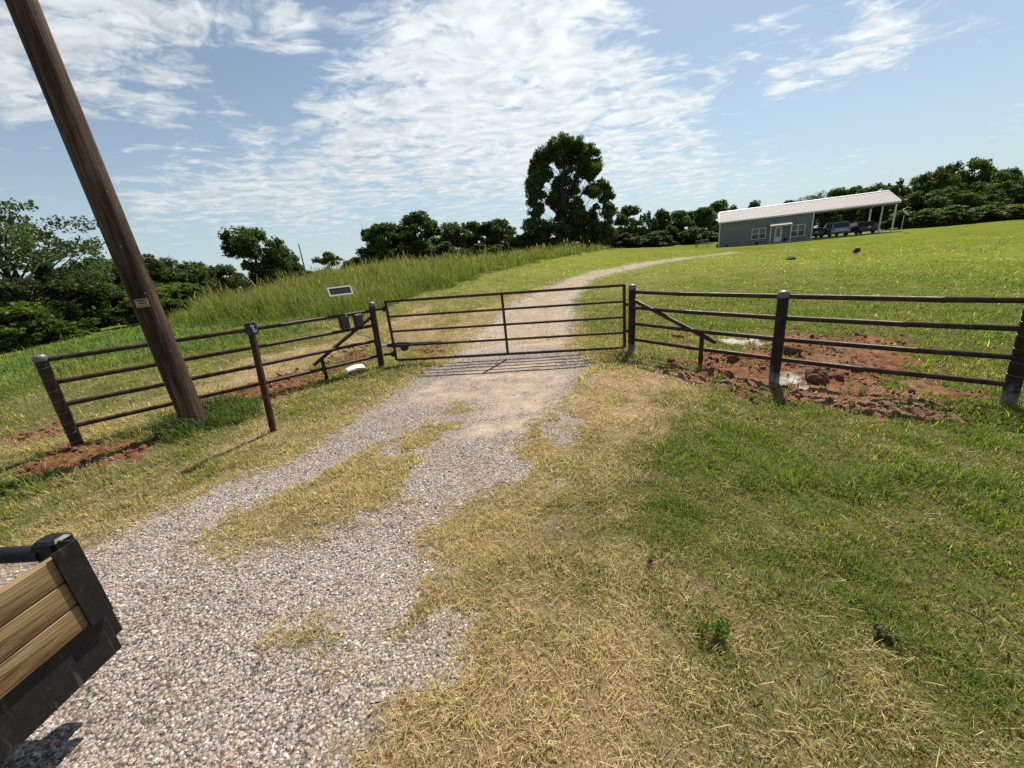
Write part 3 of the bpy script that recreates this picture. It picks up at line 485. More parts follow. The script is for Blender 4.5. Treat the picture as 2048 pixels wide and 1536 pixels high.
# ------------------------------------------------------------------ ground
def axis(lo, hi, step, far, ratio=1.13):
    a = list(np.arange(lo, hi + 1e-6, step)); d = step; x = a[-1]
    while x < far: d = min(d * ratio, 400); x += d; a.append(x)
    d = step; x = a[0]; pre = []
    while x > -far: d = min(d * ratio, 400); x -= d; pre.append(x)
    return np.array(pre[::-1] + a)
gx = axis(-7.5, 7.5, .034, 2600, 1.045); gy = axis(.4, 9.5, .034, 2600, 1.045)
def build_ground():
    nx, ny = len(gx), len(gy)
    X, Y = np.meshgrid(gx, gy); X = X.ravel(); Y = Y.ravel()
    M = cover(X, Y); Z = terr(X, Y) + relief(X, Y, M)
    n1 = fbm(X, Y, 2.1, 4, 120)[:, None]; n2 = fbm(X, Y, 13, 3, 130)[:, None]; n3 = fbm(X, Y, .12, 4, 140)[:, None]
    d = M['dry'][:, None]
    green = np.array([.085, .098, .030]) * (1 + n1 * .6); lush = np.array([.055, .105, .02])
    straw = np.array([.25, .18, .10]) * (1 + n2 * .7)
    soil = np.array([.13, .09, .058])
    far = np.clip((np.hypot(X, Y) - 10) / 16, 0, 1)[:, None]
    fgreen = np.array([.125, .170, .016]) * (1 + n1 * .35 + n3 * .5); fdry = np.array([.23, .20, .065]) * (1 + n1 * .35)
    gcol = green * (1 - far) + fgreen * far; dcol = straw * (1 - far) + fdry * far
    c = gcol * (1 - d) + dcol * d
    sh = np.clip(n2 * 3 + .1, 0, 1) * .5 * (1 - far); c = c * (1 - sh) + soil * sh * .8
    bare = M['bare'][:, None] * (.55 + n1 * .8 + n2 * .5).clip(0, 1)
    bcol = np.array([.36, .25, .15]) * (1 + n2 * .5)
    c = c * (1 - bare) + bcol * bare
    red = M['red'][:, None]; rcol = np.array([.215, .098, .055]) * (1 + n2 * .9 + n1 * .5)
    pale = np.clip(fbm(X, Y, 1.6, 3, 150)[:, None] * 4 + .1, 0, 1); rcol = rcol * (1 - .5 * pale) + np.array([.30, .185, .125]) * .5 * pale
    left = (X < 0)[:, None]; rcol = np.where(left, np.array([.185, .080, .045]) * (1 + n2 * .9), rcol)
    c = c * (1 - red) + rcol * red
    g = M['gravel'][:, None]; gcol2 = np.array([.40, .345, .30]) * (1 + n2 * .5)
    c = c * (1 - g) + gcol2 * g
    s = M['sand'][:, None]; scol = np.where((Y > 8.5)[:, None], np.array([.37, .285, .205]), np.array([.47, .355, .25])) * (1 + n2 * .3 + n1 * .2)
    c = c * (1 - s * .85) + scol * s * .85
    w = M['white'][:, None]; c = c * (1 - w) + np.array([.42, .39, .35]) * (1 + n2 * 1.2) * w
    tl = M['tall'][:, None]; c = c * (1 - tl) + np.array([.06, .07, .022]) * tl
    c = np.clip(c, .004, .9)
    gm = M['gravel'] * (1 - .82 * M['sand'] * np.clip(.75 + fbm(X, Y, 5, 2, 160) * 2, 0, 1)) * np.clip((9.2 - Y) / 2.0, .0, 1)
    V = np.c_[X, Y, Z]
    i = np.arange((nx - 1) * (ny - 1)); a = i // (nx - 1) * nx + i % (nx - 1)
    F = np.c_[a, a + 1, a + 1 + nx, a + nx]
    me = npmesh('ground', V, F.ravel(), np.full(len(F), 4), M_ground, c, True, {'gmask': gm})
    tag(link('ground', me), kind='structure')
    def patch(name, mask, lift):
        k = mask[F].mean(1) > .5; f = F[k]; u, inv = np.unique(f, return_inverse=True); v = V[u].copy(); v[:, 2] += lift
        mm = npmesh(name, v, inv.ravel(), np.full(len(f), 4), M_ground, c[u], True, {'gmask': gm[u]})
        tag(link(name, mm), kind='structure')
    patch('driveway', M['gravel'] * (Y > -3), .005)
    patch('bare_dirt', np.maximum(M['red'], M['white']) * (M['gravel'] < .5), .005)
build_ground()

# ------------------------------------------------------------------ scattering helpers
rcn, ucn, fwn = np.array(rc), np.array(uc), np.array(fw)
def inview(x, y, z, mx=260, top=-200, bot=1800):
    v = np.c_[x, y, z - HC]; dp = v @ fwn
    px = 1024 + FPX * (v @ rcn) / np.maximum(dp, .05); py = 768 - FPX * (v @ ucn) / np.maximum(dp, .05)
    return (dp > .2) & (px > -mx) & (px < 2048 + mx) & (py > top) & (py < bot)
def scatter(dens_fn, rmin, rmax, peak, tall=0.):
    """random ground points, peak per m2, thinned by dens_fn(x,y,M)->0..1, inside the wedge the photo sees"""
    a = R(75); area = a * (rmax ** 2 - rmin ** 2); n = int(area * peak)
    r = np.sqrt(RNG.uniform(rmin ** 2, rmax ** 2, n)); t = RNG.uniform(-a, a, n)
    x = r * np.sin(t); y = r * np.cos(t)
    k = inview(x, y, np.zeros(n) + (0 if rmax < 12 else .5), 300, -100 if rmax > 12 else 300); x = x[k]; y = y[k]
    M = cover(x, y); p = dens_fn(x, y, M); k = RNG.random(len(x)) < p
    M = {q: v[k] for q, v in M.items()}; x = x[k]; y = y[k]
    return x, y, terr(x, y) + relief(x, y, M), M
def blades(x, y, z, h, w, lean, col, bend=.5, tipcol=None, az=None):
    """curved tapering blades: 5 vertices each; lean = angle from vertical at the base"""
    n = len(x); az = RNG.uniform(0, 2 * pi, n) if az is None else az
    face = az + pi / 2 + RNG.normal(0, .5, n)
    dx, dy = np.cos(az), np.sin(az); wx, wy = np.cos(face) * w / 2, np.sin(face) * w / 2
    l2 = np.minimum(lean + bend, 1.75)
    m = np.stack([x + dx * np.sin(lean) * h * .55, y + dy * np.sin(lean) * h * .55, z + np.cos(lean) * h * .55], 1)
    t = np.stack([m[:, 0] + dx * np.sin(l2) * h * .5, m[:, 1] + dy * np.sin(l2) * h * .5, np.maximum(m[:, 2] + np.cos(l2) * h * .5, z + .002)], 1)
    V = np.empty((n, 5, 3)); b = np.stack([x, y, z - .004], 1); W = np.stack([wx, wy, 0 * wx], 1)
    V[:, 0] = b - W; V[:, 1] = b + W; V[:, 2] = m + W * .8; V[:, 3] = m - W * .8; V[:, 4] = t
    k = np.arange(n)[:, None] * 5
    loops = np.concatenate([k + 0, k + 1, k + 2, k + 3, k + 3, k + 2, k + 4], 1).ravel(); sizes = np.tile([4, 3], n)
    cc = np.repeat(col[:, None, :], 5, 1)
    if tipcol is not None: cc[:, 4] = tipcol; cc[:, 2:4] = .6 * cc[:, 2:4] + .4 * np.asarray(tipcol)[:, None, :] if np.ndim(tipcol) == 2 else cc[:, 2:4]
    return V.reshape(-1, 3), loops, sizes, cc.reshape(-1, 3)
class Bag:
    def __init__(s): s.V = []; s.L = []; s.S = []; s.C = []; s.n = 0
    def add(s, V, L, S, Cc): s.V.append(V); s.L.append(L + s.n); s.S.append(S); s.C.append(Cc); s.n += len(V)
    def build(s, name, mt): return npmesh(name, np.concatenate(s.V), np.concatenate(s.L), np.concatenate(s.S), mt, np.concatenate(s.C))
def gcol(d, n, var=.35):
    """albedo of a blade from its dryness"""
    k = np.clip(d + RNG.normal(0, .25, n), 0, 1)[:, None]
    g = np.array([.175, .235, .044]) * RNG.uniform(1 - var, 1 + var, (n, 1)) * (1 + RNG.normal(0, .08, (n, 3)))
    ol = np.array([.30, .272, .090]) * RNG.uniform(.7, 1.3, (n, 1))
    s = np.array([.72, .555, .345]) * RNG.uniform(.4, 1.4, (n, 1)) * (1 + RNG.normal(0, .05, (n, 3)))
    a = np.clip(k * 2.2, 0, 1); b = np.clip((k - .38) * 2.4, 0, 1)
    return np.clip((g * (1 - a) + ol * a) * (1 - b) + s * b, .01, .85)

# ---- mown grass, straw, broad weeds
def grass_all():
    lawn = Bag(); straw = Bag()
    def dens(x, y, M):
        p = (1 - M['gravel']) * (1 - .93 * M['red']) * (1 - .6 * M['bare']) * (1 - M['white']) * (1 - M['tall'])
        return p * np.clip(.72 + fbm(x, y, 4.2, 3, 200) * 1.9, .12, 1) + .02 * M['gravel'] * (1 - M['sand']) + M['gravel'] * (y > 8.6) * .5 * np.clip(.45 + fbm(x, y, 1.0, 3, 208) * 4.5, 0, 1)
    for r0_, r1_, pk, hs, ws in ((.7, 3.0, 14500, .78, 1.0), (3.0, 5.5, 7500, .9, 1.4), (5.5, 9, 2800, 1.25, 2.1), (9, 15, 560, 1.5, 3.2), (15, 27, 130, 1.8, 6.0), (27, 50, 24, 2.0, 12)):
        x, y, z, M = scatter(dens, r0_, r1_, pk); n = len(x); d = M['dry']
        flat = np.clip(d * 1.1, 0, 1)
        h = (RNG.gamma(6, .0075, n) * (1 - .25 * flat) * hs + .012) * (1 + .9 * M['lush'] + .5 * M['weed']) * np.clip(1 + fbm(x, y, 5.0, 2, 205) * 1.6, .5, 1.7)
        w = RNG.uniform(.0030, .0056, n) * ws
        lean = np.clip(RNG.normal(.5, .3, n) * (1 - flat) + RNG.normal(.85, .4, n) * flat, .02, 1.5)
        far_ = r0_ >= 15  # far blades: colour lightened to make up for dark backlit sides
        V = blades(x, y, z, h, w, lean + (.45 if far_ else 0), np.clip(gcol(d * (.75 if r0_ >= 9 else 1.0), n) * (1.25 if far_ else 1.0), .01, .8), RNG.uniform(.1, .9, n)); lawn.add(*V)
        # loose dead stems lying on top
        if r1_ <= 9:
            k = RNG.random(n) < .07 * np.clip(d * 1.5 - .1, 0.05, 1)
            m_ = k.sum(); c = np.array([.58, .44, .25]) * RNG.uniform(.6, 1.25, (m_, 1))
            straw.add(*blades(x[k], y[k], z[k] + RNG.uniform(.004, .03, m_), RNG.uniform(.03, .10, m_) * (1 if r1_ < 6 else 1.3), RNG.uniform(.0018, .0036, m_) * ws, RNG.uniform(1.3, 1.56, m_), c, RNG.uniform(-.1, .12, m_)))
    def tag_lawn(): tag(link('grass', lawn.build('grass', M_grass)), kind='stuff', label='short mown grass, green to straw yellow, covering the verge and lawn', cat='grass')
    tag(link('straw', straw.build('straw', M_straw)), kind='stuff', label='loose dead stems lying over the dry verge beside the driveway', cat='straw')
    def fine_(r0_, r1_, pk, w0, w1):
        x, y, z, M = scatter(dens, r0_, r1_, pk); n = len(x); d = M['dry']
        lawn.add(*blades(x, y, z, RNG.uniform(.012, .040, n), RNG.uniform(w0, w1, n), np.clip(RNG.normal(.7, .4, n), .02, 1.5), gcol(d, n, .5), RNG.uniform(.1, .8, n)))
    fine_(.7, 2.4, 15000, .0014, .0028); fine_(2.4, 4.2, 6500, .0022, .004)
    tag_lawn()
    # broad-bladed weeds
    wd = Bag()
    def broad(fn, r0_, r1_, pk, h0, h1, w0, w1, col, sheen=.12, lm=.5):
        x, y, z, M = scatter(fn, r0_, r1_, pk); n = len(x)
        c = np.array(col) * 1.25 * RNG.uniform(.55, 1.4, (n, 1)) * (1 + RNG.normal(0, .08, (n, 3)))
        wd.add(*blades(x, y, z, RNG.uniform(h0, h1, n), RNG.uniform(w0, w1, n), np.clip(RNG.normal(lm, .3, n), .03, 1.3), np.clip(c, .01, .8), RNG.uniform(.5, 1.3, n)))
    broad(lambda x, y, M: M['clump'], 4, 8, 900, .15, .38, .008, .016, (.085, .125, .038))
    broad(lambda x, y, M: M['lush'] * np.clip(.6 + fbm(x, y, 2.5, 2, 210) * 3, 0, 1), 1.5, 7, 1100, .06, .19, .006, .012, (.115, .185, .05))
    broad(lambda x, y, M: M['weed'] * np.clip(.7 + fbm(x, y, 1.2, 3, 215) * 3, 0, 1), 7, 26, 120, .12, .38, .014, .03, (.105, .16, .058))
    broad(lambda x, y, M: (M['dry'] < .25) * (1 - M['gravel']) * (1 - M['red']) * (1 - M['tall']) * (x > 3) * np.clip(.3 + fbm(x, y, 1.0, 3, 222) * 4, 0, 1), 5, 20, 70, .08, .2, .012, .022, (.12, .20, .03))
    broad(lambda x, y, M: (1 - M['gravel']) * (1 - M['red']) * (M['dry'] < .5) * np.clip(fbm(x, y, 1.7, 3, 230) * 6 - .4, 0, 1), 1, 7, 240, .05, .12, .005, .009, (.085, .15, .03))
    broad(lambda x, y, M: M['red'] * np.clip(fbm(x, y, 1.9, 3, 240) * 6 - .55, 0, 1), 2, 9, 420, .05, .14, .006, .011, (.10, .17, .035))
    tag(link('weeds', wd.build('weeds', M_grass)), kind='stuff', label='broad bladed green weeds in rough tufts among the mown grass', cat='weeds')
    # tall field grass
    tg = Bag()
    for r0_, r1_, pk, ws in ((10, 18, 230, 1.0), (18, 28, 120, 1.6), (28, 40, 55, 2.4), (40, 58, 26, 3.4)):
        x, y, z, M = scatter(lambda x, y, M: M['tall'] * np.clip(.62 + fbm(x, y, .9, 3, 248) * 2.2, .12, 1), r0_, r1_, pk * 1.25); n = len(x)
        edge = np.clip(.45 + sdf(x, y, TALL[0]) * .35, .4, 1.0)
        h = RNG.uniform(.4, 1.2, n) * edge * np.clip(1 + fbm(x, y, .5, 3, 250) * 1.4 + fbm(x, y, 1.7, 2, 251) * .7, .35, 1.6)
        t = np.clip(fbm(x, y, .25, 3, 260) * 2.2 + .5 + RNG.normal(0, .25, n), 0, 1)[:, None]
        c = np.array([.115, .17, .034]) * (1 - t) + np.array([.20, .22, .065]) * t; c = c * RNG.uniform(.6, 1.4, (n, 1))
        tip = np.array([.21, .215, .075]) * RNG.uniform(.7, 1.3, (n, 1))
        tg.add(*blades(x, y, z, h, RNG.uniform(.009, .018, n) * ws, np.clip(RNG.normal(.22, .16, n), .02, .8), np.clip(c, .01, .8), RNG.uniform(.1, .9, n), tip))
        k = (RNG.random(n) < .045); m_ = k.sum()      # seed heads
        hh = h[k] * 1.08
        cc = np.array([.30, .235, .13]) * RNG.uniform(.7, 1.3, (m_, 1))
        tg.add(*blades(x[k], y[k], z[k] + hh * .82, hh * .3, RNG.uniform(.016, .03, m_) * ws, RNG.uniform(.05, .45, m_), cc, RNG.uniform(.1, .6, m_)))
    tag(link('tall_grass', tg.build('tall_grass', M_grass)), kind='stuff', label='waist high yellow green field grass with brown seed heads left of the driveway', cat='tall grass')
grass_all()

# ---- loose stones
ICO_V = []; 
_t = (1 + 5 ** .5) / 2
ICO_V = np.array([(-1, _t, 0), (1, _t, 0), (-1, -_t, 0), (1, -_t, 0), (0, -1, _t), (0, 1, _t), (0, -1, -_t), (0, 1, -_t), (_t, 0, -1), (_t, 0, 1), (-_t, 0, -1), (-_t, 0, 1)]) / 1.9
ICO_F = np.array([(0, 11, 5), (0, 5, 1), (0, 1, 7), (0, 7, 10), (0, 10, 11), (1, 5, 9), (5, 11, 4), (11, 10, 2), (10, 7, 6), (7, 1, 8), (3, 9, 4), (3, 4, 2), (3, 2, 6), (3, 6, 8), (3, 8, 9), (4, 9, 5), (2, 4, 11), (6, 2, 10), (8, 6, 7), (9, 8, 1)])
def stones(x, y, z, s, col, squash=.62, rough=.28):
    n = len(x); V = np.repeat(ICO_V[None], n, 0) * (1 + RNG.uniform(-rough, rough, (n, 12, 1)))
    V = V * np.stack([RNG.uniform(.75, 1.35, n), RNG.uniform(.75, 1.2, n), RNG.uniform(squash * .8, squash * 1.3, n)], 1)[:, None, :]
    a = RNG.uniform(0, 2 * pi, n); ca, sa = np.cos(a)[:, None], np.sin(a)[:, None]; b = RNG.normal(0, .3, n); cb, sb = np.cos(b)[:, None], np.sin(b)[:, None]
    X, Y, Z = V[..., 0], V[..., 1], V[..., 2]; Y, Z = Y * cb - Z * sb, Y * sb + Z * cb; X, Y = X * ca - Y * sa, X * sa + Y * ca
    V = np.stack([X, Y, Z], 2) * s[:, None, None] + np.stack([x, y, z], 1)[:, None, :]
    L = (ICO_F[None] + (np.arange(n) * 12)[:, None, None]).ravel()
    return V.reshape(-1, 3), L, np.full(n * 20, 3), np.repeat(col, 12, 0)
def f_stone(nt, b): nt.links.new(attr(nt, 'col'), b.inputs['Base Color'])
M_stone = mat('loose_stones', rough=.85, spec=.25, fn=f_stone)
def gravel_all():
    bag = Bag(); sp = np.array([p for p, c in STONES]); sc = np.array([c for p, c in STONES])
    for r0_, r1_, pk, ms in ((.8, 2.6, 6200, .0049), (2.6, 4.5, 3300, .0060), (4.5, 8, 900, .0082), (8, 14, 90, .013)):
        x, y, z, M = scatter(lambda x, y, M: np.clip(M['gravel'] * (1 - .93 * M['sand']) * np.clip(.75 + fbm(x, y, 2.6, 3, 300) * 1.5, .1, 1) + .01 * M['bare'] + .012 * sstep(-.5, 0, M['dg']), 0, 1), r0_, r1_, pk); n = len(x)
        s = np.minimum(ms * RNG.lognormal(0, .36, n), ms * 2.1); u = RNG.random(n)
        c = np.stack([np.interp(u, sp, sc[:, i]) for i in range(3)], 1) * RNG.uniform(.9, 1.3, (n, 1))
        bag.add(*stones(x, y, z + .004 + s * .12, s, np.clip(c, .02, .8)))
    tag(link('gravel', bag.build('gravel', M_stone)), kind='stuff', label='loose pinkish grey gravel spread over the driveway', cat='gravel')
    bag = Bag()
    x, y, z, M = scatter(lambda x, y, M: M['red'] * (1 - M['white']) * np.clip(.5 + fbm(x, y, 3, 3, 310) * 2.5, 0, 1), 2, 11, 800); n = len(x)
    s = .010 * RNG.lognormal(0, .6, n); s = np.minimum(s, .045); lf = (x < 0)[:, None]
    c = np.where(lf, np.array([.19, .078, .042]), np.array([.205, .095, .054])) * RNG.uniform(.6, 1.4, (n, 1))
    bag.add(*stones(x, y, z + s * .3, s, c, .75, .35))
    tag(link('dirt', bag.build('dirt', M_stone)), kind='stuff', label='crumbled red clay around the newly set fence posts', cat='dirt')
gravel_all()

# ------------------------------------------------------------------ trees
def unit(v): return v / np.maximum(np.linalg.norm(v, axis=-1, keepdims=True), 1e-9)
def leaf_cloud(clumps, leaf, per, seed, col, sub=9, subr=.42, shell=.5, colvar=.3, droop=0., tipcol=None):
    """clumps: (x,y,z,rx,ry,rz). Each clump breaks into lumps at its surface, each lump into leaf faces"""
    g = np.random.default_rng(seed); Vs = []; Cs = []; Ns = []
    P = []; PC = []
    for (cx, cy, cz, rx, ry, rz) in clumps:
        hue = g.uniform(.78, 1.25)
        d = unit(g.normal(size=(sub, 3))); d[:, 2] = np.abs(d[:, 2]) * .35 + d[:, 2] * .65
        rr = g.uniform(.35, 1.0, (sub, 1)) ** .6
        sc_ = np.array([cx, cy, cz]) + d * rr * np.array([rx, ry, rz]) * .82
        for q in sc_:
            sr = subr * (rx * ry * rz) ** (1 / 3) * g.uniform(.6, 1.35)
            n = max(6, int(per * g.uniform(.6, 1.4) * sr * sr))
            dd = unit(g.normal(size=(n, 3))); r_ = g.random((n, 1)) ** (1 / 2.4) * sr
            P.append(q + dd * r_ * np.array([1.05, 1.05, 1.0])); PC.append(np.full((n, 1), hue * g.uniform(.8, 1.2))); Ns.append(dd)
    P = np.concatenate(P); PC = np.concatenate(PC); Dn = np.concatenate(Ns); n = len(P)
    nr = unit(Dn * .35 + g.normal(size=(n, 3)) * .8 + np.array([0, 0, .18])); a = unit(np.cross(nr, g.normal(size=(n, 3)))); b = np.cross(nr, a)
    L = leaf * g.uniform(.6, 1.4, (n, 1)); W = L * g.uniform(.45, .75, (n, 1))
    V = np.stack([P - a * L * .5, P + b * W * .5 + nr * L * .06, P + a * L * .55 - nr * L * .1, P - b * W * .5 + nr * L * .06], 1)
    c = np.array(col) * PC * g.uniform(1 - colvar, 1 + colvar, (n, 1)) * (1 + g.normal(0, .06, (n, 3)))
    yl = g.random((n, 1)) < .04; c = np.where(yl, c * np.array([1.7, 1.45, .9]), c)
    if tipcol is not None:
        zt = P[:, 2:3]; t = np.clip((zt - np.percentile(zt, 72)) / (zt.max() - np.percentile(zt, 72) + 1e-6), 0, 1) * (g.random((n, 1)) < .8); c = c * (1 - t) + np.array(tipcol) * t * PC
    k = np.arange(n)[:, None] * 4
    return V.reshape(-1, 3), np.concatenate([k, k + 1, k + 2, k + 3], 1).ravel(), np.full(n, 4), np.repeat(np.clip(c, .005, .6), 4, 0)
def trunk_mesh(name, base_r, trunk_pts, limbs):
    mb = MB(); mb.tube(trunk_pts, list(np.linspace(base_r, base_r * .35, len(trunk_pts))), 9)
    for a, b, r in limbs:
        a = Vector(a); b = Vector(b); mid = (a + b) / 2 + Vector((random.uniform(-.1, .1), random.uniform(-.1, .1), random.uniform(-.05, .12))) * (b - a).length
        mb.tube([a, mid, b], [r, r * .65, r * .22], 6)
    o = mb.build(name, M_bark); me = o.data; bpy.data.objects.remove(o); return me
def make_kind(kind, seed):
    """unit tree 1 m high and about 1 m across: returns (trunk mesh, crown mesh)"""
    g = random.Random(seed); cl = []; limbs = []; H = 1.0
    if kind == 'sumac':
        col = (.072, .108, .028); leaf, per, sub = .044, 14000, 10
        for k in range(24):
            a = g.uniform(0, 2 * pi); rr = g.uniform(.05, .36); z = g.uniform(.30, .92) * (1 - .35 * (rr / .4) ** 2); r_ = g.uniform(.10, .19)
            cl.append((cos(a) * rr, sin(a) * rr, z, r_ * 1.05, r_ * 1.05, r_ * .9))
        for k in range(14):
            a = g.uniform(0, 2 * pi); rr = math.sqrt(g.random()) * .40; cl.append((cos(a) * rr, sin(a) * rr, g.uniform(.03, .34), .16, .16, .15))
        tp = [(0, 0, -.03), (.02, .01, .35), (0, .02, .75)]; br = .028
    elif kind == 'oak':
        col = (.080, .112, .028); leaf, per, sub = .038, 13000, 11
        cl.append((.05, 0, .86, .13, .13, .11)); cl.append((-.1, 0, .80, .16, .16, .13))
        for k in range(20):
            a = g.uniform(0, 2 * pi); rr = g.uniform(.05, .40) ; z = g.uniform(.28, .76); r_ = g.uniform(.12, .21)
            cl.append((cos(a) * rr, sin(a) * rr, z, r_, r_, r_ * .85))
        for k in range(14):
            a = g.uniform(0, 2 * pi); rr = math.sqrt(g.random()) * .40; cl.append((cos(a) * rr, sin(a) * rr, g.uniform(.05, .25), .14, .14, .13))
        tp = [(0, 0, -.03), (.01, 0, .3), (0, .02, .7)]; br = .032
    elif kind == 'pale':
        col = (.085, .105, .03); leaf, per, sub = .044, 12000, 10
        for k in range(20):
            a = g.uniform(0, 2 * pi); rr = g.uniform(.0, .42); z = g.uniform(.2, .85) * (1 - .5 * (rr / .45) ** 2); r_ = g.uniform(.1, .16); cl.append((cos(a) * rr, sin(a) * rr, z, r_, r_, r_ * .8))
        tp = [(0, 0, -.03), (0, 0, .6)]; br = .03
    elif kind in ('bush', 'bushy'):
        col = (.070, .102, .028) if kind == 'bush' else (.070, .105, .022); leaf, per, sub = (.042, 11000, 10) if kind == 'bush' else (.060, 6500, 9)
        for k in range(34):
            a = g.uniform(0, 2 * pi); rr = math.sqrt(g.random()) * .42; z = g.uniform(.08, .86) * math.sqrt(max(.1, 1 - (rr / .5) ** 2)); r_ = g.uniform(.11, .21); cl.append((cos(a) * rr, sin(a) * rr, z, r_, r_, r_))
        tp = [(0, 0, -.05), (.01, 0, .3), (0, .02, .6)]; br = .022
    elif kind == 'spiky':
        col = (.07, .10, .028); leaf, per, sub = .045, 12000, 8
        for k in range(16):
            a = g.uniform(0, 2 * pi); rr = g.uniform(.03, .36); z = g.uniform(.25, .84) * (1 - .3 * rr / .36); cl.append((cos(a) * rr, sin(a) * rr, z, .07, .07, .17))
        for k in range(9):
            a = g.uniform(0, 2 * pi); rr = g.uniform(.1, .36); cl.append((cos(a) * rr, sin(a) * rr, g.uniform(.08, .4), .15, .15, .14))
        tp = [(0, 0, -.03), (0, 0, .7)]; br = .026
    elif kind == 'airy':
        col = (.085, .11, .048); leaf, per, sub = .022, 9500, 8
        for k in range(60):
            a = g.uniform(0, 2 * pi); rr = math.sqrt(g.random()) * .48; z = g.uniform(.40, .95) * (1 - .38 * (rr / .48) ** 2); r_ = g.uniform(.07, .13); cl.append((cos(a) * rr, sin(a) * rr, z, r_ * 1.5, r_ * 1.5, r_ * .5))
        tp = [(0, 0, -.03), (.03, .01, .22), (.02, .04, .5), (-.02, 0, .75)]; br = .015
    for c in cl[::1 if kind == 'airy' else 2]:
        if c[2] > .22:
            z0 = max(.12, c[2] - g.uniform(.18, .4)); limbs.append(((0, 0, min(z0, .6)), c[:3], br * .42))
    tip = (.16, .21, .03) if kind == 'bushy' else None
    V, L, S, Cc = leaf_cloud(cl, leaf, per * .85, seed, col, int(sub * 1.8), .36, tipcol=tip)
    return trunk_mesh('trunk', br, tp, limbs), npmesh('crown', V, L, S, M_leaf, Cc)
VARIANTS = {k: [make_kind(k, 100 + 13 * i + len(k)) for i in range(n)] for k, n in (('sumac', 4), ('oak', 3), ('bush', 4), ('bushy', 3), ('spiky', 1), ('airy', 2), ('pale', 1))}
KINDNAME = {'sumac': 'broadleaf_tree', 'oak': 'oak_tree', 'pale': 'broadleaf_tree', 'bush': 'bush', 'bushy': 'bush', 'spiky': 'upright_tree', 'airy': 'locust_tree'}
cnt = {}
for (kind, x, y, h, w, lab) in TREES:
    i = cnt.get(kind, 0); cnt[kind] = i + 1
    tm, cm = VARIANTS[kind][i % len(VARIANTS[kind])]
    nm = KINDNAME[kind]
    if kind == 'bush' and h > 3.3 and w < 4.3: nm = 'small_tree'
    t = thing(nm, lab, 'bush' if nm == 'bush' else 'tree', (x, y, float(terr(x, y)) - .05), random.uniform(0, 6.28) if kind != 'airy' else 0.4, 'bushes around the field' if nm == 'bush' else 'trees around the field')
    k = 1.0 / .97
    t.scale = (w / .98, w / .98, h * k)
    link('trunk', tm, t); link('crown', cm, t)
# the tall cottonwood standing above the row
def cottonwood():
    bx, by = 9.8, 60.1; bz = float(terr(bx, by))
    t = thing('cottonwood_tree', 'tall lone cottonwood with forked limbs rising far above the dark tree row', 'tree', (bx, by, bz), 0, 'trees around the field')
    cl = [(x, y, z, r_ * 1.2, r_ * 1.2, r_ * 1.2) for x, y, z, r_ in COTTON]
    V, L, S, Cc = leaf_cloud(cl, .27, 240, 5, (.085, .115, .03), 26, .36)
    link('crown', npmesh('crown', V, L, S, M_leaf, Cc), t)
    tp = [(0, 0, -.2), (.05, 0, 2.6), (-.1, .3, 5.2), (.2, .5, 8.0), (.45, .7, 10.5)]
    limbs = []
    for x, y, z, r_ in COTTON:
        zb = max(2.2, z - abs(x) * 1.1 - 1.5); zb = min(zb, 12)
        limbs.append(((.1, .3, zb), (x, y, z), .045))
    limbs += [((0, .2, 3.4), (3.4, .6, 8.2), .2), ((0, .3, 4.4), (-3.2, .8, 8.8), .18), ((.1, .4, 6.0), (2.4, .8, 11.5), .16)]
    link('trunk', trunk_mesh('trunk', .46, tp, limbs), t)
cottonwood()

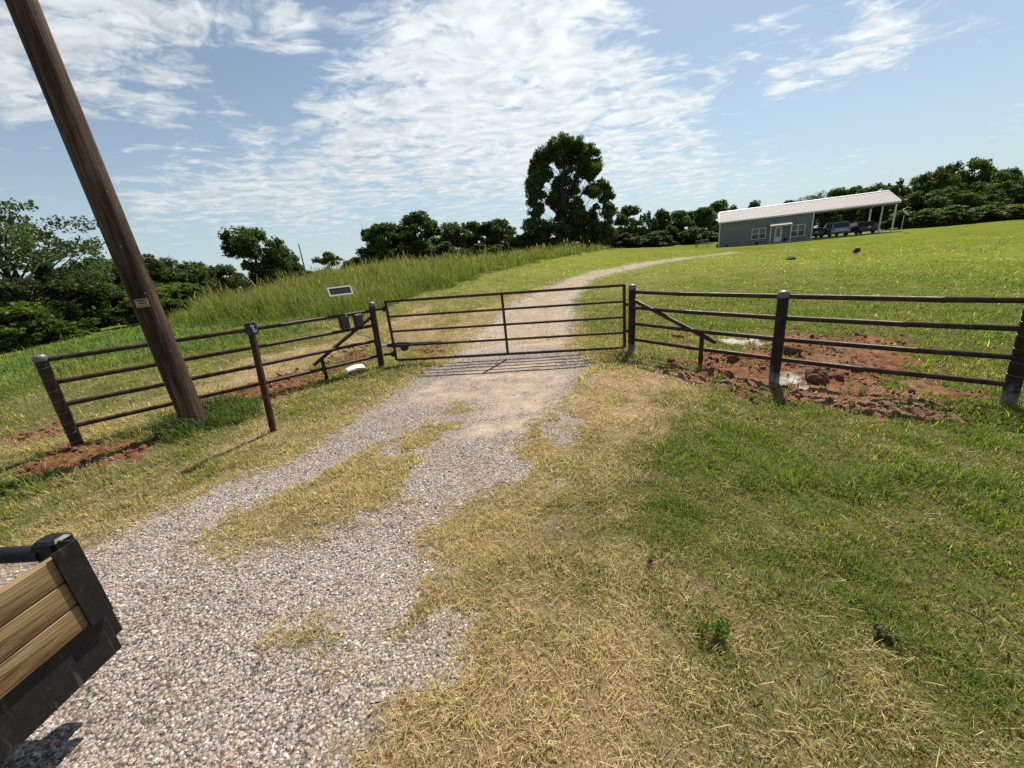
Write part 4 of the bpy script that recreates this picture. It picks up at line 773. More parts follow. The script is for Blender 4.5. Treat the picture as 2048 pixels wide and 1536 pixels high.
# ------------------------------------------------------------------ utility pole
def utility_pole():
    b = Vector((-4.50, 5.14, gz(-4.5, 5.14) - .1)); d = (Vector((-4.63, 5.13, 4.83)) - Vector((-4.50, 5.14, .03))).normalized()
    t = thing('utility_pole', 'thick brown wooden utility pole leaning left in front of the pipe fence', 'utility pole', b)
    n, rings = 40, 60; V = []; 
    L = 11.5
    ax = d.cross(Vector((0, 1, 0))).normalized(); ay = ax.cross(d).normalized()
    mb = MB(); vs = []
    for i in range(rings + 1):
        s = L * i / rings; rad = .148 - .0045 * s
        for k in range(n):
            a = 2 * pi * k / n; rr = rad * (1 + .012 * sin(3 * a + s * .8) + .008 * sin(7 * a - s * 1.7))
            vs.append(d * s + ax * (cos(a) * rr) + ay * (sin(a) * rr))
    fs = [(i * n + k, i * n + (k + 1) % n, (i + 1) * n + (k + 1) % n, (i + 1) * n + k) for i in range(rings) for k in range(n)]
    mb.add(vs, fs, True); mb.add(vs[-n:], [tuple(range(n))]); mb.build('shaft', M_pole, t)
    # warning plate facing the drive, bent round the shaft
    s0 = 1.84; rad = .148 - .0045 * s0 + .005
    view = Vector((-b.x, -b.y, 0)).normalized(); side = Vector((view.y, -view.x, 0)) * -1
    base_a = math.atan2(view.dot(ay), view.dot(ax))
    def plate(name, s_lo, s_hi, a_lo, a_hi, lift, m_, par):
        vv = []; q = 8
        for k in range(q + 1):
            a = base_a + a_lo + (a_hi - a_lo) * k / q; o_ = ax * cos(a) + ay * sin(a)
            for (s, r_) in ((s_lo, rad + lift), (s_hi, rad + lift), (s_hi, rad + lift - .003), (s_lo, rad + lift - .003)): vv.append(d * (s + .03 * 0) + o_ * r_)
        ff = [(k * 4 + j, k * 4 + (j + 1) % 4, k * 4 + 4 + (j + 1) % 4, k * 4 + 4 + j) for k in range(q) for j in range(4)] + [(0, 1, 2, 3), (q * 4 + 3, q * 4 + 2, q * 4 + 1, q * 4)]
        return MB().add(vv, ff).build(name, m_, par)
    sgn = 1 if side.dot(ax * -sin(base_a) + ay * cos(base_a)) > 0 else -1
    A = lambda u: sgn * u
    sg = plate('warning_sign', s0 - .055, s0 + .045, A(-.72), A(.22), 0, M_signw, t)
    plate('orange_band', s0 + .012, s0 + .040, A(-.67), A(.15), .002, M_signy, sg)
    plate('orange_band', s0 - .048, s0 - .026, A(-.62), A(.13), .002, M_signy, sg)
    for k in range(5):
        u = -.50 + k * .115; plate('lettering', s0 - .016, s0 + .006, A(u), A(u + .075), .002, M_signk, sg)
    for k in range(4):
        u = -.50 + k * .14; plate('lettering', s0 + .018, s0 + .034, A(u), A(u + .08), .004, M_signk, sg)
    for (s, u) in ((1.95, .2), (2.5, -.1), (1.2, .35), (3.1, .4)):
        o_ = ax * cos(base_a + A(u)) + ay * sin(base_a + A(u)); p = d * s + o_ * (.148 - .0045 * s - .004); MB().tube([p, p + o_ * .022], .006, 6).build('nail', M_wire, t)
utility_pole()
# far thin pole on the skyline
P_ = (-36.09, 75.58)
t = thing('utility_pole', 'thin dark far pole on the skyline between the lone broad tree and the pale tree', 'utility pole', (P_[0], P_[1], float(terr(*P_))))
MB().tube([(0, 0, -.2), (0, 0, 6.70)], [.13, .09], 8).build('shaft', M_bark, t)

# ------------------------------------------------------------------ pipe fences
def cap_on(mb, p, r=.066):
    return mb.lathe(p, [(r, -.05), (r + .002, -.045), (r + .002, 0), (r * .93, .016), (r * .6, .034), (.004, .040)], 18)
def post(par, x, y, top, tx=0., ty=0., r=.060, pm=None):
    zb = gz(x, y) - .12
    o = MB().tube([(x, y, zb), (x + tx, y + ty, top)], r, 18).build('post', pm or M_post, par)
    # put the part's own origin on the ground so that its splash band starts there
    me = o.data; off = Vector((x, y, zb + .12))
    me.transform(Matrix.Translation(-off)); o.location = off
    c = cap_on(MB(), (x + tx - off.x, y + ty - off.y, top - off.z), r + .005).build('cap', M_galv, o)
    return o
def rail(par, a, b, r=.031):
    a, b = Vector(a), Vector(b); f = random.uniform(.3, .7); k = [0, f - .012, f - .009, f + .009, f + .012, 1]
    pts = [a.lerp(b, q) - Vector((0, 0, .010 * 4 * q * (1 - q))) for q in k]; rr = [r, r, r + .005, r + .005, r, r]
    return MB().tube(pts, rr, 12).build('rail', M_pipe, par)
def wraps(par, x, y, tx, ty, top, zs, r):
    for z in zs:
        w = MB()
        k = (z - gz(x, y)) / (top - gz(x, y)); cx, cy = x + tx * k, y + ty * k
        w.tube([(cx + cos(a) * r, cy + sin(a) * r, z + .012 * sin(a)) for a in np.linspace(0, 2 * pi, 25)], .0013, 5, cap=False)
        w.build('wire', M_wire, par)
# left fence
PLx, PLy, GLx, GLy = -5.87, 4.84, -2.65, 7.78
tL = thing('pipe_fence', 'dark steel pipe fence left of the gate behind the utility pole', 'fence', group='pipe fences beside the gate')
post(tL, PLx, PLy, 1.23, .05, 0, .062, M_pipe); post(tL, GLx, GLy, 1.27, .05, 0, .062, M_pipe)
for zl, zr in ((1.19, 1.135), (.895, .845), (.595, .535), (.29, .22)):
    e1 = (PLx + .05 * zl / 1.23, PLy, zl); e2 = (GLx + .05 * zr / 1.3, GLy, zr)
    rail(tL, e1, e2)
fd = Vector((GLx - PLx, GLy - PLy, 0)).normalized(); fn = Vector((fd.y, -fd.x, 0))
br = MB().tube([(GLx - .03, GLy + .02, 1.0), (-3.58, 6.93, .34)], .033, 12).build('brace', M_pipe, tL)
zb = gz(-3.46, 7.04); MB().tube([(-3.46, 7.04, zb - .15), (-3.46, 7.04, .43)], .033, 10).build('brace_foot', M_pipe, br)
wraps(tL, PLx, PLy, .05, 0, 1.23, [.10, .22, .36, .50, .66, .80, .95, 1.10], .066)
wc = MB(); wc.tube([(GLx - .28, GLy - .26, .82), (GLx - .22, GLy - .25, .72), (GLx - .08, GLy - .12, .64), (GLx + .0, GLy - .075, .45), (GLx + .01, GLy - .07, .2)], .006, 6); wc.build('cable', M_black, tL)
# right fence
GRx, GRy, P2x, P2y, P3x, P3y = 2.27, 6.93, 3.49, 4.81, 5.30, 3.72
tR = thing('pipe_fence', 'dark steel pipe fence right of the gate running past red dirt', 'fence', group='pipe fences beside the gate')
post(tR, GRx, GRy, 1.17, .02, 0, .062); post(tR, P2x, P2y, 1.09, .0, 0, .062); post(tR, P3x, P3y, 1.02, -.06, 0, .062)
for z1, z2, z3 in ((1.075, 1.055, .93), (.80, .785, .645), (.515, .51, .345), (.225, .245, .05)):
    rail(tR, (GRx + .015, GRy, z1), (P2x, P2y, z2)); rail(tR, (P2x, P2y, z2), (P3x - .04, P3y, z3))
br = MB().tube([(GRx + .02, GRy - .04, .94), (3.07, 5.54, .365)], .033, 12).build('brace', M_pipe, tR)
zb = gz(2.96, 5.73); MB().tube([(2.96, 5.73, zb - .15), (2.96, 5.73, .44)], .033, 10).build('brace_foot', M_pipe, br)
wraps(tR, P3x, P3y, -.06, 0, 1.02, [.02, .16, .30, .44, .58, .72, .86], .066)

# ------------------------------------------------------------------ gate
tg_ = thing('farm_gate', 'closed dark tubular steel farm gate across the driveway', 'gate')
gA, gB = Vector((-2.30, 7.72, 0)), Vector((2.15, 6.95, 0)); gd = (gB - gA).normalized()
TLz, TRz, BLz, BRz = 1.285, 1.205, .105, .075
def gp(f, v): # f across 0..1, v 0 bottom 1 top
    p = gA.lerp(gB, f); lo = BLz + (BRz - BLz) * f; hi = TLz + (TRz - TLz) * f; p.z = lo + (hi - lo) * v; return p
fr = MB(); s = .048
fr.sqtube(gp(0, 0), gp(0, 1) + Vector((0, 0, s / 2)), s); fr.sqtube(gp(1, 0), gp(1, 1) + Vector((0, 0, s / 2)), s)
fr.sqtube(gp(0, 1) + gd * s * .5, gp(1, 1) - gd * s * .5, s * .985); fr.sqtube(gp(0, 0) + gd * s * .5, gp(1, 0) - gd * s * .5, s * .985)
fr.build('gate_frame', M_pipe, tg_)
for v in (.25, .5, .75):
    MB().sqtube(gp(0, v) + gd * s * .5, gp(1, v) - gd * s * .5, .040).build('bar', M_pipe, tg_)
MB().sqtube(gp(.512, 0) + Vector((0, 0, .024)), gp(.512, 1) - Vector((0, 0, .024)), .050).build('upright', M_pipe, tg_)
for v, f0 in ((.885, 0), (.11, 0)):
    a = gp(0, v); b_ = Vector((GLx + .05, GLy, a.z)); h = MB().tube([a - gd * .025, b_ + gd * .05], .026, 10); h.tube([a - gd * .06 - Vector((0, 0, .05)), a - gd * .06 + Vector((0, 0, .05))], .034, 10); h.build('hinge', M_pipe, tg_)
for v in (.70, .27):
    a = gp(1, v); h = MB().sqtube(a + gd * .025, Vector((GRx, GRy, a.z)) - gd * .055, .055); h.build('latch', M_pipe, tg_)
# swing arm opener on the gate
to = thing('gate_opener', 'black gate opener arm bolted between left gate post and gate', 'gate opener')
p0 = Vector((GLx + .10, GLy + .02, .41)); p1 = gA + gd * .08 + Vector((0, .09, .40)); p2 = gA + gd * 1.0 + Vector((0, .07, .395))
MB().tube([p0, p0 + (p1 - p0) * .6], [.022, .03], 10).build('bracket', M_pale, to)
mb = MB(); mb.tube([p0 + (p1 - p0) * .3, p1 + gd * .02, p1 + gd * .25], [.035, .06, .045], 12); mb.lathe(p1 + gd * .12 + Vector((0, -.03, -.05)), [(.05, -.07), (.075, -.05), (.085, 0), (.07, .03)], 14); mb.build('motor', M_black, to)
MB().tube([p1 + gd * .2, p2], [.036, .03], 12).build('arm', M_blacks, to)
MB().tube([p2 - gd * .08, p2 + gd * .14], .016, 10).build('rod', M_galv, to)

# ------------------------------------------------------------------ gate electronics
def control_box(x, y, z, lab):
    t = thing('control_box', lab, 'control box', (x, y, z), math.atan2(fd.y, fd.x), 'gate control boxes on the fence')
    MB().box((0, -.055, -.13), (.17, .11, .25), bev=.012).build('case', M_black, t)
    MB().box((0, -.117, -.13), (.13, .012, .20), bev=.004).build('lid', M_blacks, t)
    m2 = MB(); m2.box((0, .012, -.12), (.05, .024, .28)); m2.build('mounting_strap', M_pale, t)
    MB().tube([(-.04, -.05, -.25), (-.04, -.05, -.285)], .012, 8).build('cable_gland', M_blacks, t); MB().tube([(.04, -.05, -.25), (.045, -.05, -.29)], .012, 8).build('cable_gland', M_blacks, t)
def on_left(px_f, z): # point on the left fence line, px_f 0..1 from outer post to gate post
    return PLx + (GLx - PLx) * px_f, PLy + (GLy - PLy) * px_f, z
x, y, z = on_left(.862, 1.145); control_box(x + fn.x * .02, y + fn.y * .02 + .06, z, 'black control box hung on the top fence rail, farther from the gate post')
x, y, z = on_left(.925, 1.13); control_box(x + fn.x * .02, y + fn.y * .02 + .06, z, 'black control box hung on the top fence rail, nearer the gate post')
x, y, _ = on_left(.885, 0)
ts = thing('solar_panel', 'small white framed solar panel on a thin mast above the left fence', 'solar panel', (x, y + .07, 1.10))
MB().tube([(0, 0, -.2), (-.015, 0, .42)], .010, 10).build('mast', M_wired, ts)
rt = Matrix.Rotation(R(-6), 3, 'Z') @ Matrix.Rotation(R(-42), 3, 'X')
pc = Vector((-.015, 0, .475))
rt = Matrix.Rotation(math.atan2(fd.y, fd.x) - R(6), 3, 'Z') @ Matrix.Rotation(R(62), 3, 'X')
W_, H_ = .425, .175
fm = MB()
for (cx, cy, dx_, dy_) in ((0, H_ / 2 - .011, W_, .022), (0, -H_ / 2 + .011, W_, .022), (W_ / 2 - .011, 0, .022, H_ - .044), (-W_ / 2 + .011, 0, .022, H_ - .044)):
    fm.box(pc + rt @ Vector((cx, cy, 0)), (dx_, dy_, .026), rot=rt)
fm.build('frame', M_trim, ts)
MB().box(pc + rt @ Vector((0, 0, .002)), (W_ - .044, H_ - .044, .014), rot=rt).build('cells', M_solar, ts)
MB().box(pc + rt @ Vector((0, 0, -.022)), (.08, .08, .02), rot=rt).build('bracket', M_pale, ts)
# keypad on its post
kx, ky = -3.17, 4.69; kz = gz(kx, ky)
tk = thing('keypad_post', 'rusty brown square post with black keypad box beside the driveway', 'keypad', (kx, ky, kz))
MB().sqtube((0, 0, -.15), (.12, -.005, 1.30 - kz), .062).build('post', M_rust, tk)
rk = Matrix.Rotation(R(22), 3, 'Z')
kc = Vector((.175, -.07, 1.335 - kz))
bx_ = MB().box(kc, (.115, .085, .135), rot=rk, bev=.010).build('keypad_box', M_black, tk)
MB().box(kc + Vector((0, 0, .071)) + rk @ Vector((0, -.006, 0)), (.124, .10, .012), rot=rk, bev=.003).build('hood', M_blacks, bx_)
MB().box(kc + rk @ Vector((-.10, .03, -.01)), (.07, .05, .05), rot=rk, bev=.008).build('mounting_clamp', M_blacks, tk)
sign = MB()
fx = rk @ Vector((0, -.0435, 0))
for (u, v, w_, h_) in ((.020, .050, .040, .004), (.022, .041, .045, .004), (.020, .032, .036, .009), (.026, .016, .012, .020), (.030, .004, .026, .010), (.034, -.020, .036, .018), (.036, -.040, .030, .006)):
    sign.box(kc + fx + rk @ Vector((u, 0, v)), (w_, .002, h_), rot=rk)
sign.build('printed_symbol', M_ink, bx_)

# ------------------------------------------------------------------ things lying on the ground
def blob_obj(name, c, s, m_, seed, label, cat, group=None, rough=.25):
    import bmesh
    g = np.random.default_rng(seed); bm = bmesh.new(); bmesh.ops.create_icosphere(bm, subdivisions=3, radius=1.0)
    ph = g.uniform(0, 6, (6, 3)); am = g.normal(size=(6, 3))
    for v in bm.verts:
        k = sum(math.sin(v.co.dot(Vector(am[i])) * (1.5 + i * .8) + ph[i, 0]) / (1 + .5 * i) for i in range(6)); f = 1 + rough * .42 * k
        v.co = Vector((v.co.x * s[0], v.co.y * s[1], v.co.z * s[2])) * max(.5, f)
    me = bpy.data.meshes.new(name); bm.to_mesh(me); bm.free(); me.materials.append(m_)
    o = link(name, me); o.location = c; o.rotation_euler = (0, 0, g.uniform(0, 6)); return tag(o, label, cat, group)
CL = [(3.99, 4.72, .13, .10, .115, 'largest dark red clay clod, right of the second fence post with white spill beside it'), (4.28, 4.75, .10, .08, .06, 'low brown clay clod just right of the largest clod'),
      (4.62, 6.02, .14, .10, .08, 'clay clod seen between the rails behind the second post'), (3.52, 5.80, .12, .09, .07, 'dark clay clod left of the second fence post under the lowest rail'),
      (3.50, 7.62, .09, .07, .06, 'round dark clod on the red streak behind the gate brace'), (3.1, 5.2, .08, .06, .05, 'small clay clod on the pale dirt before the lowest rail, near the brace foot'),
      (4.9, 5.1, .10, .08, .05, 'flat clay clod beyond the rails between the second and last posts'), (2.62, 6.0, .07, .055, .04, 'small lone clod in the grass near the right gate post')]
for i, (x, y, a, b_, c_, lab) in enumerate(CL):
    blob_obj('clay_clod', (x, y, gz(x, y) + c_ * .55), (a, b_, c_), M_clod, 20 + i, lab, 'clod', 'clay clods by the right fence', .32)
# bent white plastic sheet by the gate post
tw = MB(); n = 9; vs = []
for i in range(n):
    for j in range(4):
        u = i / (n - 1); vs.append(((u - .5) * .36, (j / 3 - .5) * .15, .045 * (1 - (2 * u - 1.1) ** 2 * .8) + .02 + .01 * j))
vs2 = [(x, y, z - .005) for x, y, z in vs]
fs = [(i * 4 + j, i * 4 + j + 1, i * 4 + j + 5, i * 4 + j + 4) for i in range(n - 1) for j in range(3)]
ft = [tuple(reversed([k + len(vs) for k in f])) for f in fs]
rim = list(range(4)) + [i * 4 + 3 for i in range(1, n)] + [(n - 1) * 4 + j for j in (2, 1, 0)] + [i * 4 for i in range(n - 2, 0, -1)]
fr_ = [(rim[i], rim[(i + 1) % len(rim)], rim[(i + 1) % len(rim)] + len(vs), rim[i] + len(vs)) for i in range(len(rim))]
o = tw.add(vs + vs2, fs + ft + fr_, True).build('plastic_sheet', M_white); o.location = (-3.08, 7.5, gz(-3.08, 7.5) + .015); o.rotation_euler = (R(6), 0, R(38)); tag(o, 'bent white plastic sheet lying in grass at the left gate post', 'plastic sheet')
# rocks and sticks
blob_obj('stone', (17.6, 24.0, gz(17.6, 24.0) + .05), (.32, .2, .14), mat('dark_lump', (.03, .027, .022), .9), 3, 'dark lump lying alone on the lawn below the building', 'stone')
STK = [((.12, 1.98), 24, .075, .007, 'short pale stick on the dry verge, nearest the gravel edge'), ((.02, 1.10), 62, .10, .006, 'pale dry stem lying in the straw at the bottom of the photo'), ((.86, 1.55), 20, .06, .005, 'thin straw coloured stick on the green verge, right of centre')]
for i, ((x, y), a, L_, r_, lab) in enumerate(STK):
    d_ = Vector((cos(R(a)), sin(R(a)), 0)); p = Vector((x, y, gz(x, y) + .022))
    o = MB().tube([p - d_ * L_ / 2, p + Vector((0, .004, .004)), p + d_ * L_ / 2 + Vector((0, 0, .006))], [r_, r_ * .9, r_ * .5], 7).build('stick', M_twig); tag(o, lab, 'stick', 'sticks on the verge')
# small broadleaf weeds standing on their own
def weed_plant(x, y, h, n, seed, lab, col=(.085, .15, .03), nm='weed', cat='weed', grp='single weeds on the verge'):
    g = np.random.default_rng(seed); col = tuple(q * u for q, u in zip(col, (1.35, 1.15, 1.4))); cl = [(g.normal(0, h * .35), g.normal(0, h * .35), g.uniform(.3, 1) * h, h * .3, h * .3, h * .2) for _ in range(n)]
    t = thing(nm, lab, cat, (x, y, gz(x, y)), 0, grp)
    V, L, S, Cc = leaf_cloud(cl, .022 if h < .3 else .16, 9000 if h < .3 else 160, seed, col, 4, .5)
    link('leaves', npmesh('leaves', V, L, S, M_grass, Cc), t)
    st = MB()
    for c in cl: st.tube([(0, 0, -.02), (c[0] * .5, c[1] * .5, c[2] * .6), c[:3]], [h * .018, h * .014, h * .008], 5)
    st.build('stem', M_bark, t)
weed_plant(.86, 1.40, .10, 8, 41, 'leafy green weed standing alone at lower right')
weed_plant(1.60, 1.30, .06, 7, 42, 'low dark weed near the right edge at lower right', (.10, .13, .06))
weed_plant(.72, 1.86, .045, 6, 43, 'grey green flat weed in the verge right of centre', (.13, .17, .11))
weed_plant(23.3, 25.9, .32, 7, 44, 'low reddish brown shrub on the lawn in front of the carport', (.10, .055, .035), 'shrub', 'shrub', None)

# ------------------------------------------------------------------ metal building
def building():
    L0 = (29.76, 54.39); zb = .80
    t = thing('metal_building', 'long grey metal building with white ribbed roof and open carport at right', 'building', (L0[0], L0[1], zb), R(-28))
    LW, LT, DP, EV, RG = 10.0, 17.6, 8.4, 3.12, 4.55
    hm = DP / 2
    def ribbed(x0, x1, p0, p1, up, step=.30, hgt=.06, thick=.02):
        """sheet spanned from p0 to p1 (y,z) along x with raised ribs along its slope"""
        vs = []; xs = []; x = x0
        while x < x1 - 1e-6:
            for q, o in ((0, 0), (.05, 0), (.08, 1), (.11, 1), (.14, 0)):
                if x + q <= x1: xs.append((x + q, o * hgt))
            x += step
        xs.append((x1, 0))
        n = len(xs)
        for (y, z) in (p0, p1):
            for (xx, o) in xs: vs.append((xx, y + up[0] * o, z + up[1] * o))
        for (y, z) in (p0, p1):
            for (xx, o) in xs: vs.append((xx, y - up[0] * thick, z - up[1] * thick))
        fs = [(i, i + 1, n + i + 1, n + i) for i in range(n - 1)] + [(2 * n + i, 3 * n + i, 3 * n + i + 1, 2 * n + i + 1) for i in range(n - 1)]
        fs += [(i, 2 * n + i, 2 * n + i + 1, i + 1) for i in range(n - 1)] + [(n + i, n + i + 1, 3 * n + i + 1, 3 * n + i) for i in range(n - 1)]
        fs += [(0, n, 3 * n, 2 * n), (n - 1, 3 * n - 1, 4 * n - 1, 2 * n - 1)]
        return vs, fs
    w = MB()
    # front wall panels around door and windows: butted blocks of ribbed sheet
    def wallrun(x0, x1, z0, z1): w.add(*ribbed(x0, x1, (0, z0), (0, z1), (-1, 0), .30, .02, .10))
    holes = [(3.70, 5.28, .60, 1.95), (6.2, 6.98, .06, 1.85), (7.86, 9.36, .48, 1.88)]
    xs = 0.0
    for (a, b_, z0, z1) in holes:
        wallrun(xs, a, 0, EV); wallrun(a, b_, z1, EV)
        if z0 > .1: wallrun(a, b_, 0, z0)
        xs = b_
    wallrun(xs, LW, 0, EV)
    # other walls with gables
    for x_ in (0.0, LW):
        w.prism([(.10, 0), (DP, 0), (DP, EV), (hm, RG - .03), (.10, EV + .03)], x_ - (.05 if x_ else 0), x_ + (0 if x_ else .05), 'YZ')
    w.box((LW / 2, DP - .05, EV / 2), (LW - .12, .10, EV - .02))
    wo = w.build('wall', M_wall, t)
    # roof
    sl = math.hypot(hm + .25, RG - EV); nu = ((-(RG - EV)) / sl, (hm + .25) / sl); nb = (-nu[0], nu[1])
    r_ = MB(); ov = .16
    eave_z = EV + .10 - .25 * (RG - EV) / hm
    r_.add(*ribbed(-ov, LT + ov, (-.25, eave_z + .06), (hm - .02, RG + .12), nu, .30, .030, .05)); r_.add(*ribbed(-ov, LT + ov, (DP + .25, eave_z + .06), (hm + .02, RG + .12), nb, .30, .030, .05))
    ro = r_.build('roof', M_roof, t)
    MB().prism([(hm - .22, RG + .11), (hm, RG + .19), (hm + .22, RG + .11), (hm + .2, RG + .085), (hm, RG + .15), (hm - .2, RG + .085)], -ov - .02, LT + ov + .02, 'YZ').build('ridge_cap', M_trim, ro)
    MB().box((LT / 2, -.285, eave_z - .01), (LT + 2 * ov + .04, .06, .16)).build('gutter', M_trim, ro)
    for x_ in (-ov - .03, LT + ov + .03):
        rk_ = MB()
        for a, b_ in (((-.3, eave_z + .02), (hm, RG + .10)), ((DP + .3, eave_z + .02), (hm, RG + .10))): rk_.sqtube((x_, a[0], a[1]), (x_, b_[0], b_[1]), .05, .16)
        rk_.build('rake_trim', M_trim, ro)
    # carport underside: rafters and purlins
    uf = MB()
    for x_ in (LW + .1, 13.8, LT - .10):
        uf.sqtube((x_, .06, EV - .12), (x_, hm, RG - .13), .10, .2); uf.sqtube((x_, DP - .06, EV - .12), (x_, hm, RG - .13), .10, .2)
    for k in range(1, 4):
        f = k / 4
        for yy in (hm * f, DP - hm * f): uf.box(((LW + LT) / 2 + .05, yy, EV - .02 + (RG - EV) * f - .02), (LT - LW - .3, .06, .1))
    uf.build('rafter', M_under, ro)
    MB().box(((LW + LT) / 2 + .03, .05, EV - .12), (LT - LW - .1, .10, .22)).build('eave_beam', M_under, ro)
    # white corner trims and carport posts
    for (x_, y_) in ((-.03, -.03), (LW + .03, -.03)): MB().box((x_, y_, EV / 2 - .03), (.12, .12, EV - .1)).build('corner_trim', M_trim, t)
    for (x_, y_) in ((LT - .06, .02), (LT - .06, hm), (LT - .06, DP - .06)):
        hp = RG - .2 if y_ == hm else EV - .2
        MB().box((x_, y_, hp / 2 - .02), (.14, .14, hp), bev=.01).build('carport_post', M_trim, t)
    MB().box((LT / 2, hm, -.16), (LT + .5, DP + .7, .30), bev=.02).build('slab', M_conc, t)
    # windows: white double sashes
    for (a, b_, z0, z1) in (holes[0], holes[2]):
        f = MB(); d_ = .07; m_ = (a + b_) / 2
        for (cx, cz, sx, sz) in ((m_, z1 - d_ / 2, b_ - a, d_), (m_, z0 + d_ / 2, b_ - a, d_), (a + d_ / 2, (z0 + z1) / 2, d_, z1 - z0 - 2 * d_), (b_ - d_ / 2, (z0 + z1) / 2, d_, z1 - z0 - 2 * d_), (m_, (z0 + z1) / 2, d_ * 1.2, z1 - z0 - 2 * d_)):
            f.box((cx, -.02, cz), (sx, .10, sz))
        for s_ in (0, 1):
            cx = a + d_ + ((b_ - a) / 2 - d_ * 1.6) / 2 if s_ == 0 else b_ - d_ - ((b_ - a) / 2 - d_ * 1.6) / 2
            f.box((cx, -.01, (z0 + z1) / 2), ((b_ - a) / 2 - d_ * 1.62, .07, .06))
        fo = f.build('window', M_trim, t)
        for s_ in (0, 1):
            cx = a + d_ + ((b_ - a) / 2 - d_ * 1.6) / 2 if s_ == 0 else b_ - d_ - ((b_ - a) / 2 - d_ * 1.6) / 2
            ww = (b_ - a) / 2 - d_ * 1.62; hh = (z1 - z0 - 2 * d_ - .06) / 2
            MB().box((cx, .015, z1 - d_ - hh / 2), (ww, .015, hh)).build('upper_pane', M_glass2, fo)
            MB().box((cx, .03, z0 + d_ + hh / 2), (ww, .015, hh)).build('lower_pane', M_glass, fo)
    # door
    a, b_, z0, z1 = holes[1]; m_ = (a + b_) / 2
    dd = MB(); dw = .07
    dd.box((a + dw / 2, -.02, (z0 + z1) / 2), (dw, .09, z1 - z0)); dd.box((b_ - dw / 2, -.02, (z0 + z1) / 2), (dw, .09, z1 - z0)); dd.box((m_, -.02, z1 - dw / 2), (b_ - a - 2 * dw, .09, dw))
    lw = b_ - a - 2 * dw
    for (cx, cz, sx, sz) in ((m_, z0 + .30, lw, .60), (m_, z1 - dw - .07, lw, .14), (a + dw + .07, 1.18, .14, .98 - .14), (b_ - dw - .07, 1.18, .14, .98 - .14)): dd.box((cx, .0, cz), (sx, .05, sz))
    do = dd.build('door', M_trim, t)
    MB().box((m_, .01, 1.15), (lw - .28, .015, 1.10)).build('door_pane', M_glass2, do)
    MB().tube([(b_ - dw - .06, -.06, .95), (b_ - dw - .06, -.02, .95)], .025, 8).build('handle', M_wire, do)
    # porch
    aw = MB(); aw.add(*ribbed(5.52, 7.78, (-1.65, 1.99), (-.02, 2.50), (-.30, .95), .30, .02, .05)); aw.box((6.65, -1.68, 1.95), (2.30, .06, .16)); ao = aw.build('porch_awning', M_roof, t)
    for x_ in (5.62, 7.70): MB().box((x_, -1.55, .96), (.09, .09, 1.98)).build('porch_post', M_trim, t)
    MB().box((6.65, -.85, -.06), (2.4, 1.7, .14)).build('porch_slab', M_conc, t)
    MB().lathe((9.65, -.08, 2.35), [(.03, 0), (.06, .03), (.07, .1), (.03, .13)], 10).build('wall_lamp', M_pale, t)
    MB().box((LT + .22, .1, EV - .05), (.22, .16, .14), bev=.02).build('floodlight', M_pale, t)
    return t
tb = building()
def tob(lx, ly, lz=0.):
    a = R(-28); return (29.76 + lx * cos(a) - ly * sin(a), 54.39 + lx * sin(a) + ly * cos(a), .80 + lz)
# planters at the porch
def pot(lx, ly, lab, s_):
    t = thing('flower_pot', lab, 'flower pot', tob(lx, ly, .02 if lx > 5.5 else -.05), 0, 'pots by the building')
    MB().lathe((0, 0, 0), [(.11 * s_, 0), (.16 * s_, .24 * s_), (.17 * s_, .26 * s_), (.14 * s_, .26 * s_), (.13 * s_, .22 * s_)], 14).build('pot', M_darkg, t)
    V, L, S, Cc = leaf_cloud([(0, 0, .32 * s_, .18 * s_, .18 * s_, .12 * s_)], .09, 2600, 77, (.04, .06, .02), 6, .5); link('leaves', npmesh('leaves', V, L, S, M_leaf, Cc), t)
pot(7.32, -.45, 'dark potted plant right of the building door under the porch', 1.0); pot(4.35, -.35, 'dark potted plant on the ground under the left window', .9); pot(.95, -.35, 'dark low pot near the left end of the grey wall', .8)
